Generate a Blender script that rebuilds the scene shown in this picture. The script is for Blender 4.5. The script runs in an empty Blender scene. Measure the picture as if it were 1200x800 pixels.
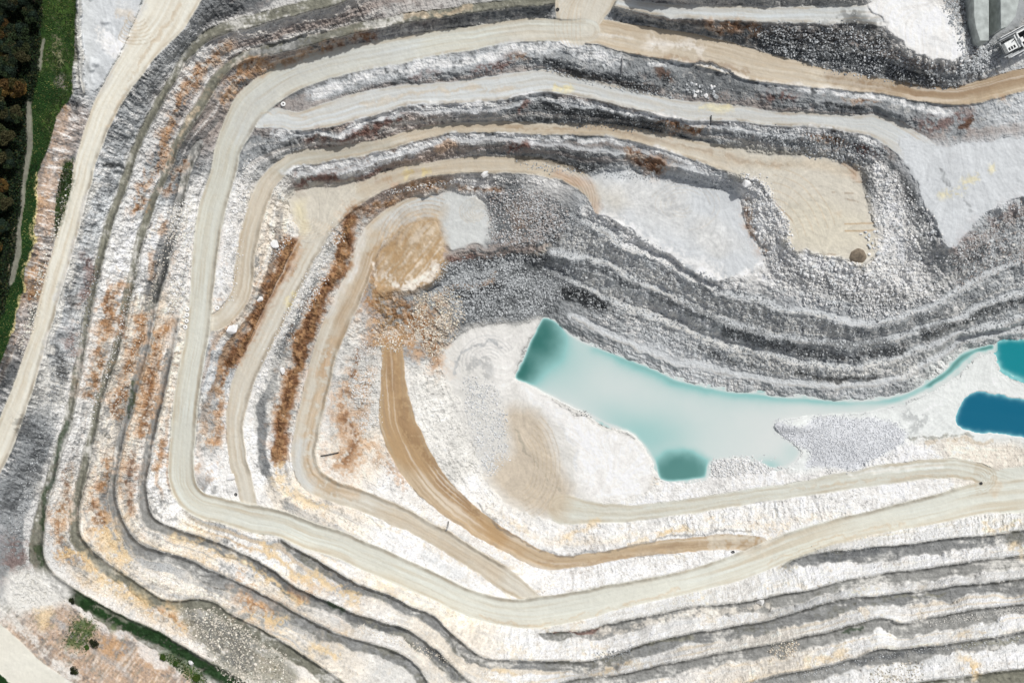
import bpy, math, random
import numpy as np
from mathutils import Vector

random.seed(7)
RNG = np.random.default_rng(7)

# ------------------------------------------------------------------ survey
# The pit was surveyed from an overhead photograph: (u, v) are plate
# coordinates, z the level in metres; site() gives the position on the ground.
CAM_H, Z_REF, S = 300.0, -30.0, 0.30
DREF = CAM_H - Z_REF


def site(u, v, z):
    k = S * (CAM_H - z) / DREF
    return ((u - 600.0) * k, -(v - 400.0) * k, z)


M = 70                                   # margin of ground beyond the plate
W, H = 1200 + 2 * M, 800 + 2 * M
uu, vv = np.meshgrid(np.arange(W) - M, np.arange(H) - M)
uu = uu.astype(np.float32)
vv = vv.astype(np.float32)


def lin(rgb):
    c = np.array(rgb, dtype=np.float32) / 255.0
    return np.where(c <= 0.04045, c / 12.92, ((c + 0.055) / 1.055) ** 2.4)


# ------------------------------------------------------------------ noise
def vnoise(scale, seed, sv=None):
    sv = sv or scale
    r = np.random.default_rng(seed)
    gw, gh = int(W / scale) + 4, int(H / sv) + 4
    g = r.random((gh, gw)).astype(np.float32)
    x = np.arange(W) / scale
    y = np.arange(H) / sv
    xi, yi = x.astype(int), y.astype(int)
    fx, fy = (x - xi).astype(np.float32), (y - yi).astype(np.float32)
    fx = fx * fx * (3 - 2 * fx)
    fy = fy * fy * (3 - 2 * fy)
    a = g[np.ix_(yi, xi)]
    b = g[np.ix_(yi, xi + 1)]
    c = g[np.ix_(yi + 1, xi)]
    d = g[np.ix_(yi + 1, xi + 1)]
    fx = fx[None, :]
    fy = fy[:, None]
    return (a * (1 - fx) + b * fx) * (1 - fy) + (c * (1 - fx) + d * fx) * fy


def fbm(scale, seed, octs=4, gain=0.5):
    """about zero mean, roughly -1..1"""
    out = np.zeros((H, W), np.float32)
    amp, tot = 1.0, 0.0
    for i in range(octs):
        if scale < 0.9:
            break
        out += amp * (vnoise(scale, seed + i * 17) * 2 - 1)
        tot += amp * amp
        amp *= gain
        scale *= 0.5
    return out / math.sqrt(tot)


def sstep(a, b, x):
    t = np.clip((x - a) / (b - a), 0, 1)
    return t * t * (3 - 2 * t)


def blur(a, n=1):
    for _ in range(n):
        p = np.pad(a, 1, mode='edge')
        a = (p[:-2, 1:-1] + p[2:, 1:-1] + p[1:-1, :-2] + p[1:-1, 2:] + 4 * a) / 8
    return a


warp_u = 1.5 * fbm(26, 901, 4, 0.6)
warp_v = 1.5 * fbm(26, 951, 4, 0.6)
fine_u = 0.55 * fbm(7, 911, 3, 0.7)
fine_v = 0.55 * fbm(7, 961, 3, 0.7)


spill_n = fbm(22, 981, 4, 0.65)


# ------------------------------------------------------------------ curves
def smooth_line(pts, step=4.0):
    """Catmull-Rom through pts (rows u, v, extra...)"""
    p = np.array(pts, dtype=np.float64)
    p = np.vstack([2 * p[0] - p[1], p, 2 * p[-1] - p[-2]])
    out = []
    for i in range(1, len(p) - 2):
        n = max(1, int(math.hypot(*(p[i + 1, :2] - p[i, :2])) / step))
        for k in range(n):
            t = k / n
            a, b, c, d = p[i - 1], p[i], p[i + 1], p[i + 2]
            q = 0.5 * (2 * b + (c - a) * t + (2 * a - 5 * b + 4 * c - d) * t * t + (3 * b - a - 3 * c + d) * t ** 3)
            q[2:] = b[2:] * (1 - t) + c[2:] * t
            out.append(q)
    out.append(p[-2])
    return np.array(out)


def dist_line(pts, reach, warp=1.0, step=4.0):
    """signed distance d (positive on the right-hand side n=(dv,-du)), arc s and interpolated extras"""
    q = smooth_line(pts, step)
    D = np.full((H, W), 1e6, np.float32)
    SG = np.zeros((H, W), np.float32)
    A = np.zeros((H, W), np.float32)
    E = [np.zeros((H, W), np.float32) for _ in range(q.shape[1] - 2)]
    s0 = 0.0
    for i in range(len(q) - 1):
        a, b = q[i], q[i + 1]
        L = math.hypot(b[0] - a[0], b[1] - a[1])
        if L < 1e-6:
            continue
        r = reach + 4
        x0 = int(max(0, min(a[0], b[0]) - r + M)); x1 = int(min(W, max(a[0], b[0]) + r + M + 1))
        y0 = int(max(0, min(a[1], b[1]) - r + M)); y1 = int(min(H, max(a[1], b[1]) + r + M + 1))
        if x1 > x0 and y1 > y0:
            sl = (slice(y0, y1), slice(x0, x1))
            px = uu[sl] + warp * (warp_u[sl] + fine_u[sl]) - a[0]
            py = vv[sl] + warp * (warp_v[sl] + fine_v[sl]) - a[1]
            du, dv = (b[0] - a[0]) / L, (b[1] - a[1]) / L
            t = np.clip(px * du + py * dv, 0, L)
            ex, ey = px - t * du, py - t * dv
            d = np.sqrt(ex * ex + ey * ey)
            sg = np.where(px * dv - py * du >= 0, 1.0, -1.0)
            m = d < D[sl]
            D[sl] = np.where(m, d, D[sl])
            SG[sl] = np.where(m, sg, SG[sl])
            A[sl] = np.where(m, s0 + t, A[sl])
            for k in range(len(E)):
                val = a[2 + k] + (b[2 + k] - a[2 + k]) * t / L
                E[k][sl] = np.where(m, val, E[k][sl])
        s0 += L
    return D, SG, A, E


def poly_mask(pts, warp=1.0):
    """signed distance to a polygon, negative inside (smoothed outline)"""
    p = list(pts) + [pts[0]]
    D, SG, A, E = dist_line(p, 60, warp, 5.0) if False else dist_closed(pts, warp)
    return D


def dist_closed(pts, warp=1.0):
    p = np.array(pts, float)
    n = len(p)
    q = []
    for i in range(n):
        a, b, c, d = p[i - 1], p[i], p[(i + 1) % n], p[(i + 2) % n]
        k = max(1, int(math.hypot(*(c - b)) / 5))
        for j in range(k):
            t = j / k
            cr = 0.5 * (2 * b + (c - a) * t + (2 * a - 5 * b + 4 * c - d) * t * t + (3 * b - a - 3 * c + d) * t ** 3)
            q.append(0.6 * cr + 0.4 * (b * (1 - t) + c * t))
    q = np.array(q)
    x0 = int(max(0, q[:, 0].min() - 25 + M)); x1 = int(min(W, q[:, 0].max() + 25 + M))
    y0 = int(max(0, q[:, 1].min() - 25 + M)); y1 = int(min(H, q[:, 1].max() + 25 + M))
    sl = (slice(y0, y1), slice(x0, x1))
    px = uu[sl] + warp * (warp_u[sl] + fine_u[sl])
    py = vv[sl] + warp * (warp_v[sl] + fine_v[sl])
    ins = np.zeros(px.shape, bool)
    dmin = np.full(px.shape, 1e6, np.float32)
    for i in range(len(q)):
        a, b = q[i], q[(i + 1) % len(q)]
        if a[1] != b[1]:
            c = ((a[1] > py) != (b[1] > py)) & (px < (b[0] - a[0]) * (py - a[1]) / (b[1] - a[1]) + a[0])
            ins ^= c
        L = math.hypot(*(b - a)) + 1e-6
        du, dv = (b - a) / L
        t = np.clip((px - a[0]) * du + (py - a[1]) * dv, 0, L)
        dmin = np.minimum(dmin, np.hypot(px - a[0] - t * du, py - a[1] - t * dv))
    D = np.full((H, W), 1e3, np.float32)
    D[sl] = np.where(ins, -dmin, dmin)
    return D, None, None, None


# ------------------------------------------------------------------ terrain classes
FACE, RIM, ROAD, BENCH, FLOOR, BED, BANK, GRASS, WOOD, PATH = range(10)
cls = np.full((H, W), FACE, np.int8)
Z = np.zeros((H, W), np.float32)
fixed = np.zeros((H, W), bool)
lane_s = np.zeros((H, W), np.float32)
lane_d = np.zeros((H, W), np.float32)
rough = np.full((H, W), 0.0, np.float32)
col = np.zeros((H, W, 3), np.float32)
berm = np.zeros((H, W), np.float32)
flatcol = np.full((H, W), -1, np.int16)

# palette (as the ground looks in flat daylight, plus one tone for berm shade)
P = dict(
    white=(236, 234, 230), cream=(229, 221, 208), pale=(216, 214, 208), greywhite=(203, 206, 207), grey=(158, 161, 162),
    mid=(128, 131, 132), dgrey=(92, 95, 97), black=(48, 51, 53), ochre=(182, 145, 106), rust=(140, 101, 68), deep=(94, 68, 52),
    tan=(192, 176, 152), beige=(204, 198, 184), road=(206, 206, 195), roadgrey=(201, 203, 200), rim=(221, 217, 203),
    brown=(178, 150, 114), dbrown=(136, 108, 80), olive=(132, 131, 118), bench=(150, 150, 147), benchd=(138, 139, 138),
    green=(68, 92, 42), dgreen=(30, 58, 26), forest=(20, 30, 20), pink=(188, 163, 141), pinkgrey=(172, 160, 152),
    lilac=(208, 205, 206), yellow=(222, 208, 150), silt=(222, 225, 222), gravel=(217, 219, 222), crest_shade=(80, 80, 78), edge=(176, 160, 134), windrow=(140, 134, 124), teal=(70, 150, 140), redbr=(110, 72, 60), gold=(216, 192, 150),
)
P = {k: lin(v) * 0.98 for k, v in P.items()}

flat_layers = []                          # (weight, colour)


def strip(pts, z, c, kind=BENCH, bermside=0, bh=1.2, warp=1.0, berm_s=None, back=4.2, soft=1.0):
    """a road or bench: pts (u, v, width); z is one level or a list of levels, one per point"""
    if np.isscalar(z):
        z = [z] * len(pts)
    rows = [(p[0], p[1], p[2], zz) for p, zz in zip(pts, z)]
    wmax = max(r[2] for r in rows)
    D, SG, A, (Wd, ZZ) = dist_line(rows, wmax * 0.5 + 16, warp * (0.75 if kind == BENCH else 1))
    near = D < 1e5
    sd = SG * D * (bermside or 1)
    inner = Wd * 0.5
    if kind == BENCH:
        back, bh = 2.3 + 1.3 * (1 - sstep(230, 330, uu)) * (1 - sstep(640, 700, vv)), bh * 1.45
    if kind == BENCH:                       # loose spill widens the bench towards the wall behind it
        inner = inner + (1.5 + 3.2 * sstep(540, 690, vv) + 2.0 * sstep(700, 900, uu)) * np.clip(0.75 + 0.8 * spill_n, 0, 2)
    ins = near & (sd < Wd * 0.5) & (sd > -inner)
    Z[ins] = ZZ[ins]
    fixed[ins] = True
    cls[ins] = kind
    lane_s[ins] = A[ins]
    lane_d[ins] = (SG * D)[ins]
    if kind == PATH:
        soft = 3.5
    w = np.clip(0.5 + np.minimum(Wd * 0.5 - sd + (1.5 * fine_u if kind == PATH else 0), (inner + sd) / (2.5 if kind == BENCH else 1)) / soft, 0, 1) * near
    flat_layers.append((w, c))
    if kind in (ROAD, RIM):                 # spilled fines along both edges
        e = np.exp(-((np.abs(sd) - Wd * 0.5 + 2.5) / 1.8) ** 2) * near * (0.35 + 0.3 * spill_n)
        flat_layers.append((np.clip(e, 0, 0.6) * (A > 3) * (A < A.max() - 3), 'edge'))
    berm[ins] = 0
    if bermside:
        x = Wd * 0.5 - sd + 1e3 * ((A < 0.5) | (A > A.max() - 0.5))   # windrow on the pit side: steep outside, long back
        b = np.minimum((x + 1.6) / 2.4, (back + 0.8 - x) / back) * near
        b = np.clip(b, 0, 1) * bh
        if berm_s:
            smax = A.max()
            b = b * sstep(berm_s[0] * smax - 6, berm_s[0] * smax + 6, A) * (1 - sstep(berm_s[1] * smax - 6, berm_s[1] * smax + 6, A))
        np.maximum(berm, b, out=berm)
        flat_layers.append((np.clip(b / bh, 0, 1) * (x > 0.8) * (0.8 if kind == BENCH else 0.55) * np.clip(0.8 + spill_n, 0.2, 1.2), 'crest_shade' if kind == BENCH else 'windrow'))  # berm backs darkened: soil, and on benches crest shade put into the colour
    return D, SG, A, Wd


def area(pts, z, c, kind=FLOOR, warp=None, soft=None, fix=True):
    warp = warp or (2.4 if kind == FLOOR else 1.2)
    soft = soft or (12.0 if kind == FLOOR else 2.0)
    D = poly_mask(pts, warp)
    ins = D < 0
    if fix:
        Z[ins] = z
        fixed[ins] = True
        berm[ins] = 0
    cls[ins] = kind
    flat_layers.append((np.clip(0.5 - (D - (3 if kind == FLOOR else 0) - (2.5 * spill_n if kind == FLOOR else 0)) / soft, 0, 1), c))
    return D


# ---- the plateau round the pit -------------------------------------------------
area([(-90, -90), (55, -90), (50, 40), (42, 120), (30, 200), (20, 300), (5, 380), (-30, 440), (-90, 470)], 4.2, 'forest', WOOD)
area([(55, -90), (88, -90), (87, 40), (84, 110), (66, 135), (60, 160), (52, 185), (44, 205), (40, 260), (39, 285), (31, 300), (28, 335),
      (18, 365), (12, 395), (0, 425), (-40, 480), (-90, 520), (-90, 430), (-10, 390), (18, 320), (27, 240), (34, 160), (45, 70)], 4.0, 'green', GRASS)
strip([(51, 46, 4), (48, 66, 5), (46, 80, 4)], 4.05, 'olive', PATH)
strip([(35, 122, 6), (35, 145, 8), (34, 175, 8), (31, 200, 7), (25, 245, 4), (22, 275, 6), (20, 300, 8), (15, 325, 7), (13, 333, 4)], 4.05, 'olive', PATH)
# rim road on the west
strip([(225, -70, 90), (212, -30, 74), (193, 15, 58), (168, 52, 42), (139, 98, 32), (118, 138, 28), (101, 188, 24), (94, 215, 25), (72, 300, 24), (58, 350, 22),
       (44, 400, 21), (30, 445, 23), (12, 495, 26), (-10, 545, 26), (-70, 640, 26)], 0.0, 'rim', RIM, 1, 0.7, 0.5, (0.2, 0.9))
area([(98, -80), (160, -80), (168, -10), (150, 40), (128, 80), (112, 105), (101, 90), (97, 40)], 0.9, 'greywhite', FLOOR)
# road in the south-west corner
area([(-80, 690), (-20, 715), (0, 731), (22, 749), (45, 772), (90, 804), (160, 860), (160, 880), (-80, 880)], 0.5, 'rim', RIM, 0.6)
area([(-80, 770), (-5, 788), (8, 796), (30, 815), (60, 880), (-80, 880)], 0.7, 'green', GRASS)
# outside ground far south / east
area([(180, 905), (420, 905), (700, 905), (1290, 880), (1290, 900), (700, 930), (180, 930)], 0.0, 'cream', BANK)

# ---- benches ------------------------------------------------------------------
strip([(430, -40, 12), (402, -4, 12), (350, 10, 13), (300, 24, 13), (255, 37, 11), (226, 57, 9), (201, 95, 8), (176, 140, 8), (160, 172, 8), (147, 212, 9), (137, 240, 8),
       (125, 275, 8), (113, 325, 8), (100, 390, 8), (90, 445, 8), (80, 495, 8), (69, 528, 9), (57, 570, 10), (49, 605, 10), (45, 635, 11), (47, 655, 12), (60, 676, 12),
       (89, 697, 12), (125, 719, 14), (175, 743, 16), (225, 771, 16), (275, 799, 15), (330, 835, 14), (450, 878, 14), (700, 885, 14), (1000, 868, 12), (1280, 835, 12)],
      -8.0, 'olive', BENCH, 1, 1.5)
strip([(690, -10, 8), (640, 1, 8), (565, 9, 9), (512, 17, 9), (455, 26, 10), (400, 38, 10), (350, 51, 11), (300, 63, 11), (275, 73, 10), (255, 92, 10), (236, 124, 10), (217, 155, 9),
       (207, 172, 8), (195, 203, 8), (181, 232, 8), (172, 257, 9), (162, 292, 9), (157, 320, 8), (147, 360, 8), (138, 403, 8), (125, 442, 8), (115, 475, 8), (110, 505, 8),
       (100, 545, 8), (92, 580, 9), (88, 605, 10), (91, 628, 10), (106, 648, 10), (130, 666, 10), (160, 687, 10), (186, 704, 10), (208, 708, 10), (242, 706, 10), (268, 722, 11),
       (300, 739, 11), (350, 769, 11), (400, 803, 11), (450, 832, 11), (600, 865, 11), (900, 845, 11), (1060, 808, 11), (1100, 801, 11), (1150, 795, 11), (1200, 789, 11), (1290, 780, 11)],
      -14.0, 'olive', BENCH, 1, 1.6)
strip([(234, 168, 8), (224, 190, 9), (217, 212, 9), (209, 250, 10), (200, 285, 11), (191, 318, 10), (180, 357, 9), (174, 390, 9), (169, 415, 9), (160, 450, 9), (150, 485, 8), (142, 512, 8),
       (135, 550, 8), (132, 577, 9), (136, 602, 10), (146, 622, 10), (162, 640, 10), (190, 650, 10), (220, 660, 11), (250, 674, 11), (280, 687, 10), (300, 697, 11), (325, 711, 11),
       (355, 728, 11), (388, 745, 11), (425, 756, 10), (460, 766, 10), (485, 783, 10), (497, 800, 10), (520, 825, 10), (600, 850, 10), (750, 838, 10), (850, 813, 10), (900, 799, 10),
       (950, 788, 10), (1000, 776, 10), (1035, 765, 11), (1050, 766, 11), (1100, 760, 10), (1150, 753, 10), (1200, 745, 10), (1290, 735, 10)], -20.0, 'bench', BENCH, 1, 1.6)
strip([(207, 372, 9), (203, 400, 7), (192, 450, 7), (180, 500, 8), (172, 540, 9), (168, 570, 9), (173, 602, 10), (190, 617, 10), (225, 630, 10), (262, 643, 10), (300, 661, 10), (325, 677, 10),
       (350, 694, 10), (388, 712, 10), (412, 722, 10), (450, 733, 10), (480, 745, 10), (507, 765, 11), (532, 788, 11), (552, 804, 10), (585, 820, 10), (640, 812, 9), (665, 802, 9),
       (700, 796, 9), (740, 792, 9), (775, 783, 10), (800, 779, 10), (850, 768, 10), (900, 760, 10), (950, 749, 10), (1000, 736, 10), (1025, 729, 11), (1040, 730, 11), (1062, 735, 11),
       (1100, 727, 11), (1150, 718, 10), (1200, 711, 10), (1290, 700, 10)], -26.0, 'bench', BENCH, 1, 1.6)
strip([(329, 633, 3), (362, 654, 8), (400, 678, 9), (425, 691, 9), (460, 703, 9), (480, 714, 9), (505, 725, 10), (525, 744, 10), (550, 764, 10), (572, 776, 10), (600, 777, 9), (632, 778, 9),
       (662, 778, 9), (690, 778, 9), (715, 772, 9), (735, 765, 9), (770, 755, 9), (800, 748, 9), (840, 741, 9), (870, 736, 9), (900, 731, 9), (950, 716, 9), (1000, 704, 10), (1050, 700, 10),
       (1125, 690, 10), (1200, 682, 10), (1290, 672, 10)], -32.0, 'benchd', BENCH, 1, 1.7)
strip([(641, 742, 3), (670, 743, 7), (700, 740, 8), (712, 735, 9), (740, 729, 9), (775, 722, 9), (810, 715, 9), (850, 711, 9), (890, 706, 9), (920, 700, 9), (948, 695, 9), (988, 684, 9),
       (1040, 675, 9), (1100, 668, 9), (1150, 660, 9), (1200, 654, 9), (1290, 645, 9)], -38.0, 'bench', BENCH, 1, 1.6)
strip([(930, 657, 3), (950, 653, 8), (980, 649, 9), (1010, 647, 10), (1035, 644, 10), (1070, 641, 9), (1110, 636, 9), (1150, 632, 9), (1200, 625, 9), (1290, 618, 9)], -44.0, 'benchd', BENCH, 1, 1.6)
# north-east: upper road, white plateau
strip([(700, -2, 10), (740, 6, 14), (800, 14, 17), (900, 17, 19), (1000, 17, 22), (1040, 12, 34), (1060, -20, 40), (1060, -70, 40)], [-14.2, -12.8, -11.2, -9.8, -9, -9, -8.8, -8.6], 'roadgrey', ROAD, -1, 0.7)
area([(1020, 4), (1060, -20), (1095, 5), (1118, 25), (1128, 45), (1129, 62), (1112, 70), (1092, 70), (1070, 60), (1050, 42), (1035, 26)], -8.6, 'white', FLOOR)
area([(730, -72), (1030, -72), (1030, -14), (1020, -10), (770, -10), (755, -18), (745, -35)], -5.5, 'dgrey', FLOOR)
area([(1140, -80), (1290, -80), (1290, 20), (1205, 18), (1195, 30), (1170, 40), (1162, 48), (1147, 44), (1140, 15)], -14.0, 'grey', FLOOR)

# ---- ramps ---------------------------------------------------------------------
hz = lambda pts, a, b: list(np.linspace(a, b, len(pts)))
pt = [(665, 36, 27), (700, 37, 30), (740, 46, 34), (790, 54, 36), (840, 65, 36), (880, 76, 36), (930, 86, 30), (980, 94, 22), (1030, 101, 18), (1080, 110, 18), (1120, 113, 21), (1150, 107, 26), (1200, 94, 27), (1290, 75, 27)]
strip(pt, hz(pt, -16.5, -18), 'tan', ROAD, -1, 0.9, 0.7)
pt = [(672, 36, 40), (680, 10, 62), (690, -20, 80), (700, -72, 90)]
strip(pt, [-16.5, -16.4, -15.8, -14], 'beige', ROAD, 0, 0, 0.6)
HP = [(690, 36, 26), (665, 36, 26), (620, 35, 28), (575, 41, 27), (525, 49, 29), (475, 58, 31), (425, 67, 31), (385, 75, 34), (345, 88, 37), (318, 103, 39), (292, 125, 39), (278, 150, 35), (267, 175, 31),
      (262, 200, 31), (248, 250, 32), (240, 300, 30), (236, 350, 27), (230, 400, 28), (221, 450, 29), (215, 500, 30), (212, 545, 30), (216, 572, 31), (232, 590, 30), (262, 599, 30), (300, 608, 33), (330, 614, 31),
      (362, 627, 32), (400, 639, 32), (437, 655, 33), (475, 672, 32), (512, 688, 31), (550, 706, 31), (600, 718, 32), (632, 717, 38), (675, 710, 36), (725, 698, 30), (775, 688, 28), (812, 680, 28), (850, 669, 30),
      (880, 658, 32), (905, 648, 33), (930, 638, 32), (970, 625, 29), (1010, 615, 28), (1050, 606, 30), (1100, 595, 35), (1150, 584, 38), (1200, 578, 36), (1290, 566, 36)]
HK = {0: -16.5, 9: -20.0, 17: -27.5, 24: -34.5, 33: -42, 40: -49.5, 46: -55, 48: -55.5}
HZ = list(np.interp(range(len(HP)), list(HK), list(HK.values())))
# lower benches joined to the ramp
L2 = [(305, 140, 20), (325, 139, 24), (350, 143, 23), (387, 134, 30), (425, 124, 32), (475, 112, 25), (525, 109, 25), (587, 102, 31), (615, 98, 30), (645, 95, 27), (685, 102, 25), (715, 110, 23), (750, 118, 22),
      (790, 128, 24), (830, 131, 23), (870, 134, 19), (900, 138, 18), (950, 140, 17), (1000, 145, 20), (1030, 150, 28), (1060, 165, 34), (1085, 185, 40)]
strip(L2, -20.8, 'roadgrey', ROAD, -1, 0.8, 0.8, (0.06, 0.9))
area([(1055, 160), (1100, 172), (1140, 168), (1200, 162), (1290, 150), (1290, 215), (1200, 228), (1172, 238), (1142, 262), (1119, 288), (1109, 284), (1096, 262), (1080, 235), (1070, 212), (1060, 190)], -20.8, 'greywhite', FLOOR)
J = [(240, 378, 20), (258, 375, 20), (272, 362, 22), (282, 345, 22), (286, 325, 24), (288, 300, 23), (296, 260, 22), (305, 230, 22), (318, 208, 20), (345, 188, 18), (390, 181, 17), (430, 174, 16), (470, 163, 15),
     (510, 153, 13), (560, 149, 13), (600, 150, 14), (640, 151, 14), (690, 152, 14), (740, 157, 16), (780, 167, 20), (820, 178, 25), (860, 188, 28), (900, 200, 30)]
strip(J, -27.5, 'beige', ROAD, -1, 0.8, 0.8, (0.1, 0.95))
area([(850, 177), (900, 178), (950, 183), (985, 190), (1007, 200), (1014, 225), (1020, 250), (1026, 275), (1021, 298), (1010, 308), (990, 302), (960, 298), (932, 294), (923, 282), (923, 262), (912, 245), (900, 228), (885, 212), (862, 202)], -27.5, 'beige', FLOOR)
L4 = [(292, 592, 18), (286, 565, 20), (278, 535, 20), (275, 500, 21), (279, 470, 23), (288, 440, 26), (301, 410, 28), (316, 380, 29), (331, 350, 29), (345, 320, 29), (360, 290, 30), (376, 262, 34), (400, 240, 30),
      (430, 222, 22), (460, 209, 19), (500, 199, 18), (540, 194, 18), (580, 193, 20), (620, 194, 20), (655, 200, 21), (682, 212, 22), (696, 230, 16), (700, 245, 10)]
strip(L4, -34.5, 'beige', ROAD, -1, 0.9, 0.8, (0.05, 0.93))
area([(338, 236), (350, 222), (385, 221), (420, 213), (410, 245), (392, 265), (372, 285), (352, 280), (345, 262)], -34.5, 'beige', FLOOR)
area([(688, 208), (720, 199), (760, 205), (800, 212), (840, 219), (864, 232), (871, 255), (884, 285), (892, 305), (880, 318), (850, 326), (825, 326), (805, 312), (775, 293), (740, 270), (708, 253), (694, 246), (700, 232)], -34.5, 'greywhite', FLOOR)
L5 = [(625, 702, 18), (597, 682, 26), (565, 661, 25), (535, 641, 24), (505, 624, 24), (470, 606, 25), (430, 589, 24), (388, 574, 25), (364, 559, 29), (356, 535, 30), (361, 500, 29), (372, 450, 29), (385, 400, 29), (408, 350, 29),
      (428, 300, 27), (440, 273, 26), (462, 252, 23), (490, 239, 20)]
strip(L5, -42.0, 'beige', ROAD, -1, 0.9, 0.8, (0.07, 0.85))
area([(480, 240), (500, 228), (525, 226), (556, 230), (570, 242), (574, 262), (572, 280), (557, 291), (530, 289), (520, 275), (515, 262), (500, 262), (475, 270), (450, 285), (442, 270), (457, 252)], -42.0, 'roadgrey', FLOOR)
area([(436, 330), (442, 305), (455, 288), (478, 270), (510, 261), (521, 280), (523, 300), (514, 322), (495, 336), (470, 337), (450, 345)], -41.6, 'brown', FLOOR)
L6 = [(459, 398, 24), (460, 425, 26), (461, 450, 28), (465, 490, 42), (478, 525, 45), (500, 560, 40), (522, 583, 34), (548, 605, 29), (577, 624, 25), (605, 641, 22), (635, 656, 21), (662, 658, 15), (700, 654, 14),
      (750, 644, 14), (800, 639, 16), (850, 635, 18), (890, 638, 18)]
strip(L6, -49.5, 'brown', ROAD, -1, 0.9, 0.8, (0.3, 0.85))
# terrace below the ledge and the pit floor
area([(516, 425), (526, 400), (556, 382), (600, 381), (632, 376), (618, 405), (604, 440), (640, 462), (690, 492), (745, 518), (768, 556), (755, 575), (705, 588), (660, 610), (625, 606), (590, 585), (565, 560), (556, 520), (545, 480), (528, 450)], -56.0, 'pale', FLOOR)
L7 = [(1195, 572, 40), (1165, 562, 26), (1142, 552, 22), (1105, 548, 23), (1050, 554, 24), (1000, 562, 22), (950, 571, 19), (900, 578, 18), (850, 586, 18), (800, 594, 18), (750, 600, 19), (700, 601, 24), (660, 596, 36)]
strip(L7, hz(L7, -55.3, -56.0), 'road', ROAD, 0, 0, 0.8)
area([(1165, 550), (1290, 545), (1290, 590), (1165, 600)], -55.4, 'road', ROAD)
strip(HP, HZ, 'road', ROAD, 1, 0.8, 0.5, (0.18, 0.92))
area([(905, 500), (920, 490), (965, 486), (1022, 482), (1064, 473), (1090, 460), (1114, 446), (1131, 433), (1147, 418), (1165, 414), (1168, 440), (1190, 452), (1290, 455), (1290, 530), (1200, 520), (1110, 510), (1062, 515), (1000, 545), (940, 548), (925, 545), (938, 528)], -56.9, 'silt', FLOOR)
# narrow ledges of the north-east rubble slope
K = [
    ([(692, 262), (730, 287), (752, 293), (775, 302), (805, 322), (837, 337), (875, 350), (920, 362), (962, 370), (1012, 380), (1050, 375), (1087, 360), (1125, 342), (1162, 320), (1200, 304), (1290, 275)], -37.5),
    ([(650, 296), (710, 307), (740, 328), (775, 340), (800, 355), (837, 372), (862, 382), (900, 391), (950, 400), (1010, 402), (1050, 395), (1100, 380), (1150, 357), (1200, 342), (1290, 325)], -43.5),
    ([(640, 314), (675, 330), (705, 347), (730, 359), (760, 370), (790, 382), (825, 397), (870, 408), (910, 419), (960, 428), (1010, 430), (1050, 420), (1090, 405), (1130, 390), (1170, 378), (1200, 372), (1290, 358)], -50.0),
    ([(668, 372), (700, 386), (740, 402), (780, 420), (830, 432), (880, 441), (930, 450), (980, 454), (1020, 452), (1050, 444), (1080, 428), (1110, 412), (1150, 393), (1200, 384), (1290, 375)], -54.5),
]
for pts, z in K:
    strip([(a, b, 9) for a, b in pts], z, 'greywhite', FACE, -1, 0.55, 2.2, soft=5)
for pts, z, c in [
    ([(360, 119), (385, 111), (425, 101), (462, 92), (500, 85), (560, 80), (585, 68), (600, 62), (640, 66), (660, 66), (690, 77), (730, 86), (750, 82), (775, 78), (797, 82), (820, 76), (845, 82), (865, 93), (900, 105), (930, 111), (970, 117), (1000, 121), (1030, 127), (1062, 137)], [-20.6, -20.3, -19.8, -19.4, -19.0, -18.7, -18.4, -18.2, -18.0, -17.8] + [-17.9] * 14 + [-19.2, -20.4], 'grey'),
    ([(330, 165), (365, 158), (407, 157), (435, 142), (455, 137), (490, 132), (550, 128), (600, 126), (615, 122), (640, 117), (665, 122), (700, 128), (740, 132), (770, 140), (820, 146), (850, 151), (900, 157), (960, 162)], -22.1, 'greywhite'),
    ([(345, 205), (380, 203), (415, 197), (450, 188), (500, 172), (550, 166), (600, 166), (650, 170), (700, 177), (735, 181), (752, 176), (765, 184), (785, 195), (830, 204)], -28.7, 'greywhite'),
]:
    strip([(a, b, 4) for a, b in pts], z, c, FACE, 0, 0, 2.4, soft=7)
strip([(522, 290, 2), (545, 292, 3), (575, 289, 3), (610, 283, 3), (640, 280, 2)], -42.4, 'pinkgrey', FACE, 0, 0, 3.0, soft=6)
strip([(500, 345, 5), (520, 333, 5), (545, 322, 6), (575, 318, 6), (595, 308, 5)], -48.0, 'grey', FACE, 0, 0, 3.0, soft=6)

# ---- ponds ---------------------------------------------------------------------
POND = [(636, 372), (652, 377), (667, 390), (684, 400), (704, 408), (732, 418), (762, 430), (792, 443), (826, 452), (862, 458), (900, 462), (975, 468), (1025, 468), (1056, 462), (1081, 450), (1107, 435), (1126, 416),
        (1150, 405), (1166, 402), (1166, 409), (1143, 414), (1128, 430), (1112, 442), (1088, 456), (1062, 470), (1022, 482), (965, 486), (922, 490), (908, 500), (938, 528), (926, 545), (905, 549), (868, 536), (832, 542),
        (828, 560), (800, 563), (774, 562), (768, 545), (756, 526), (742, 510), (715, 498), (690, 486), (660, 471), (640, 462), (620, 451), (603, 443), (612, 424), (622, 400)]
WATER_Z = -57.0
dp = poly_mask(POND, 0.7)
POND_A = [(1170, 400), (1210, 396), (1290, 398), (1290, 455), (1212, 447), (1186, 441), (1171, 432)]
POND_B = [(1136, 460), (1166, 462), (1200, 467), (1290, 478), (1290, 520), (1200, 513), (1168, 508), (1126, 503), (1119, 493), (1123, 477)]
dpa, dpb = poly_mask(POND_A, 1.1), poly_mask(POND_B, 1.1)


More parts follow.
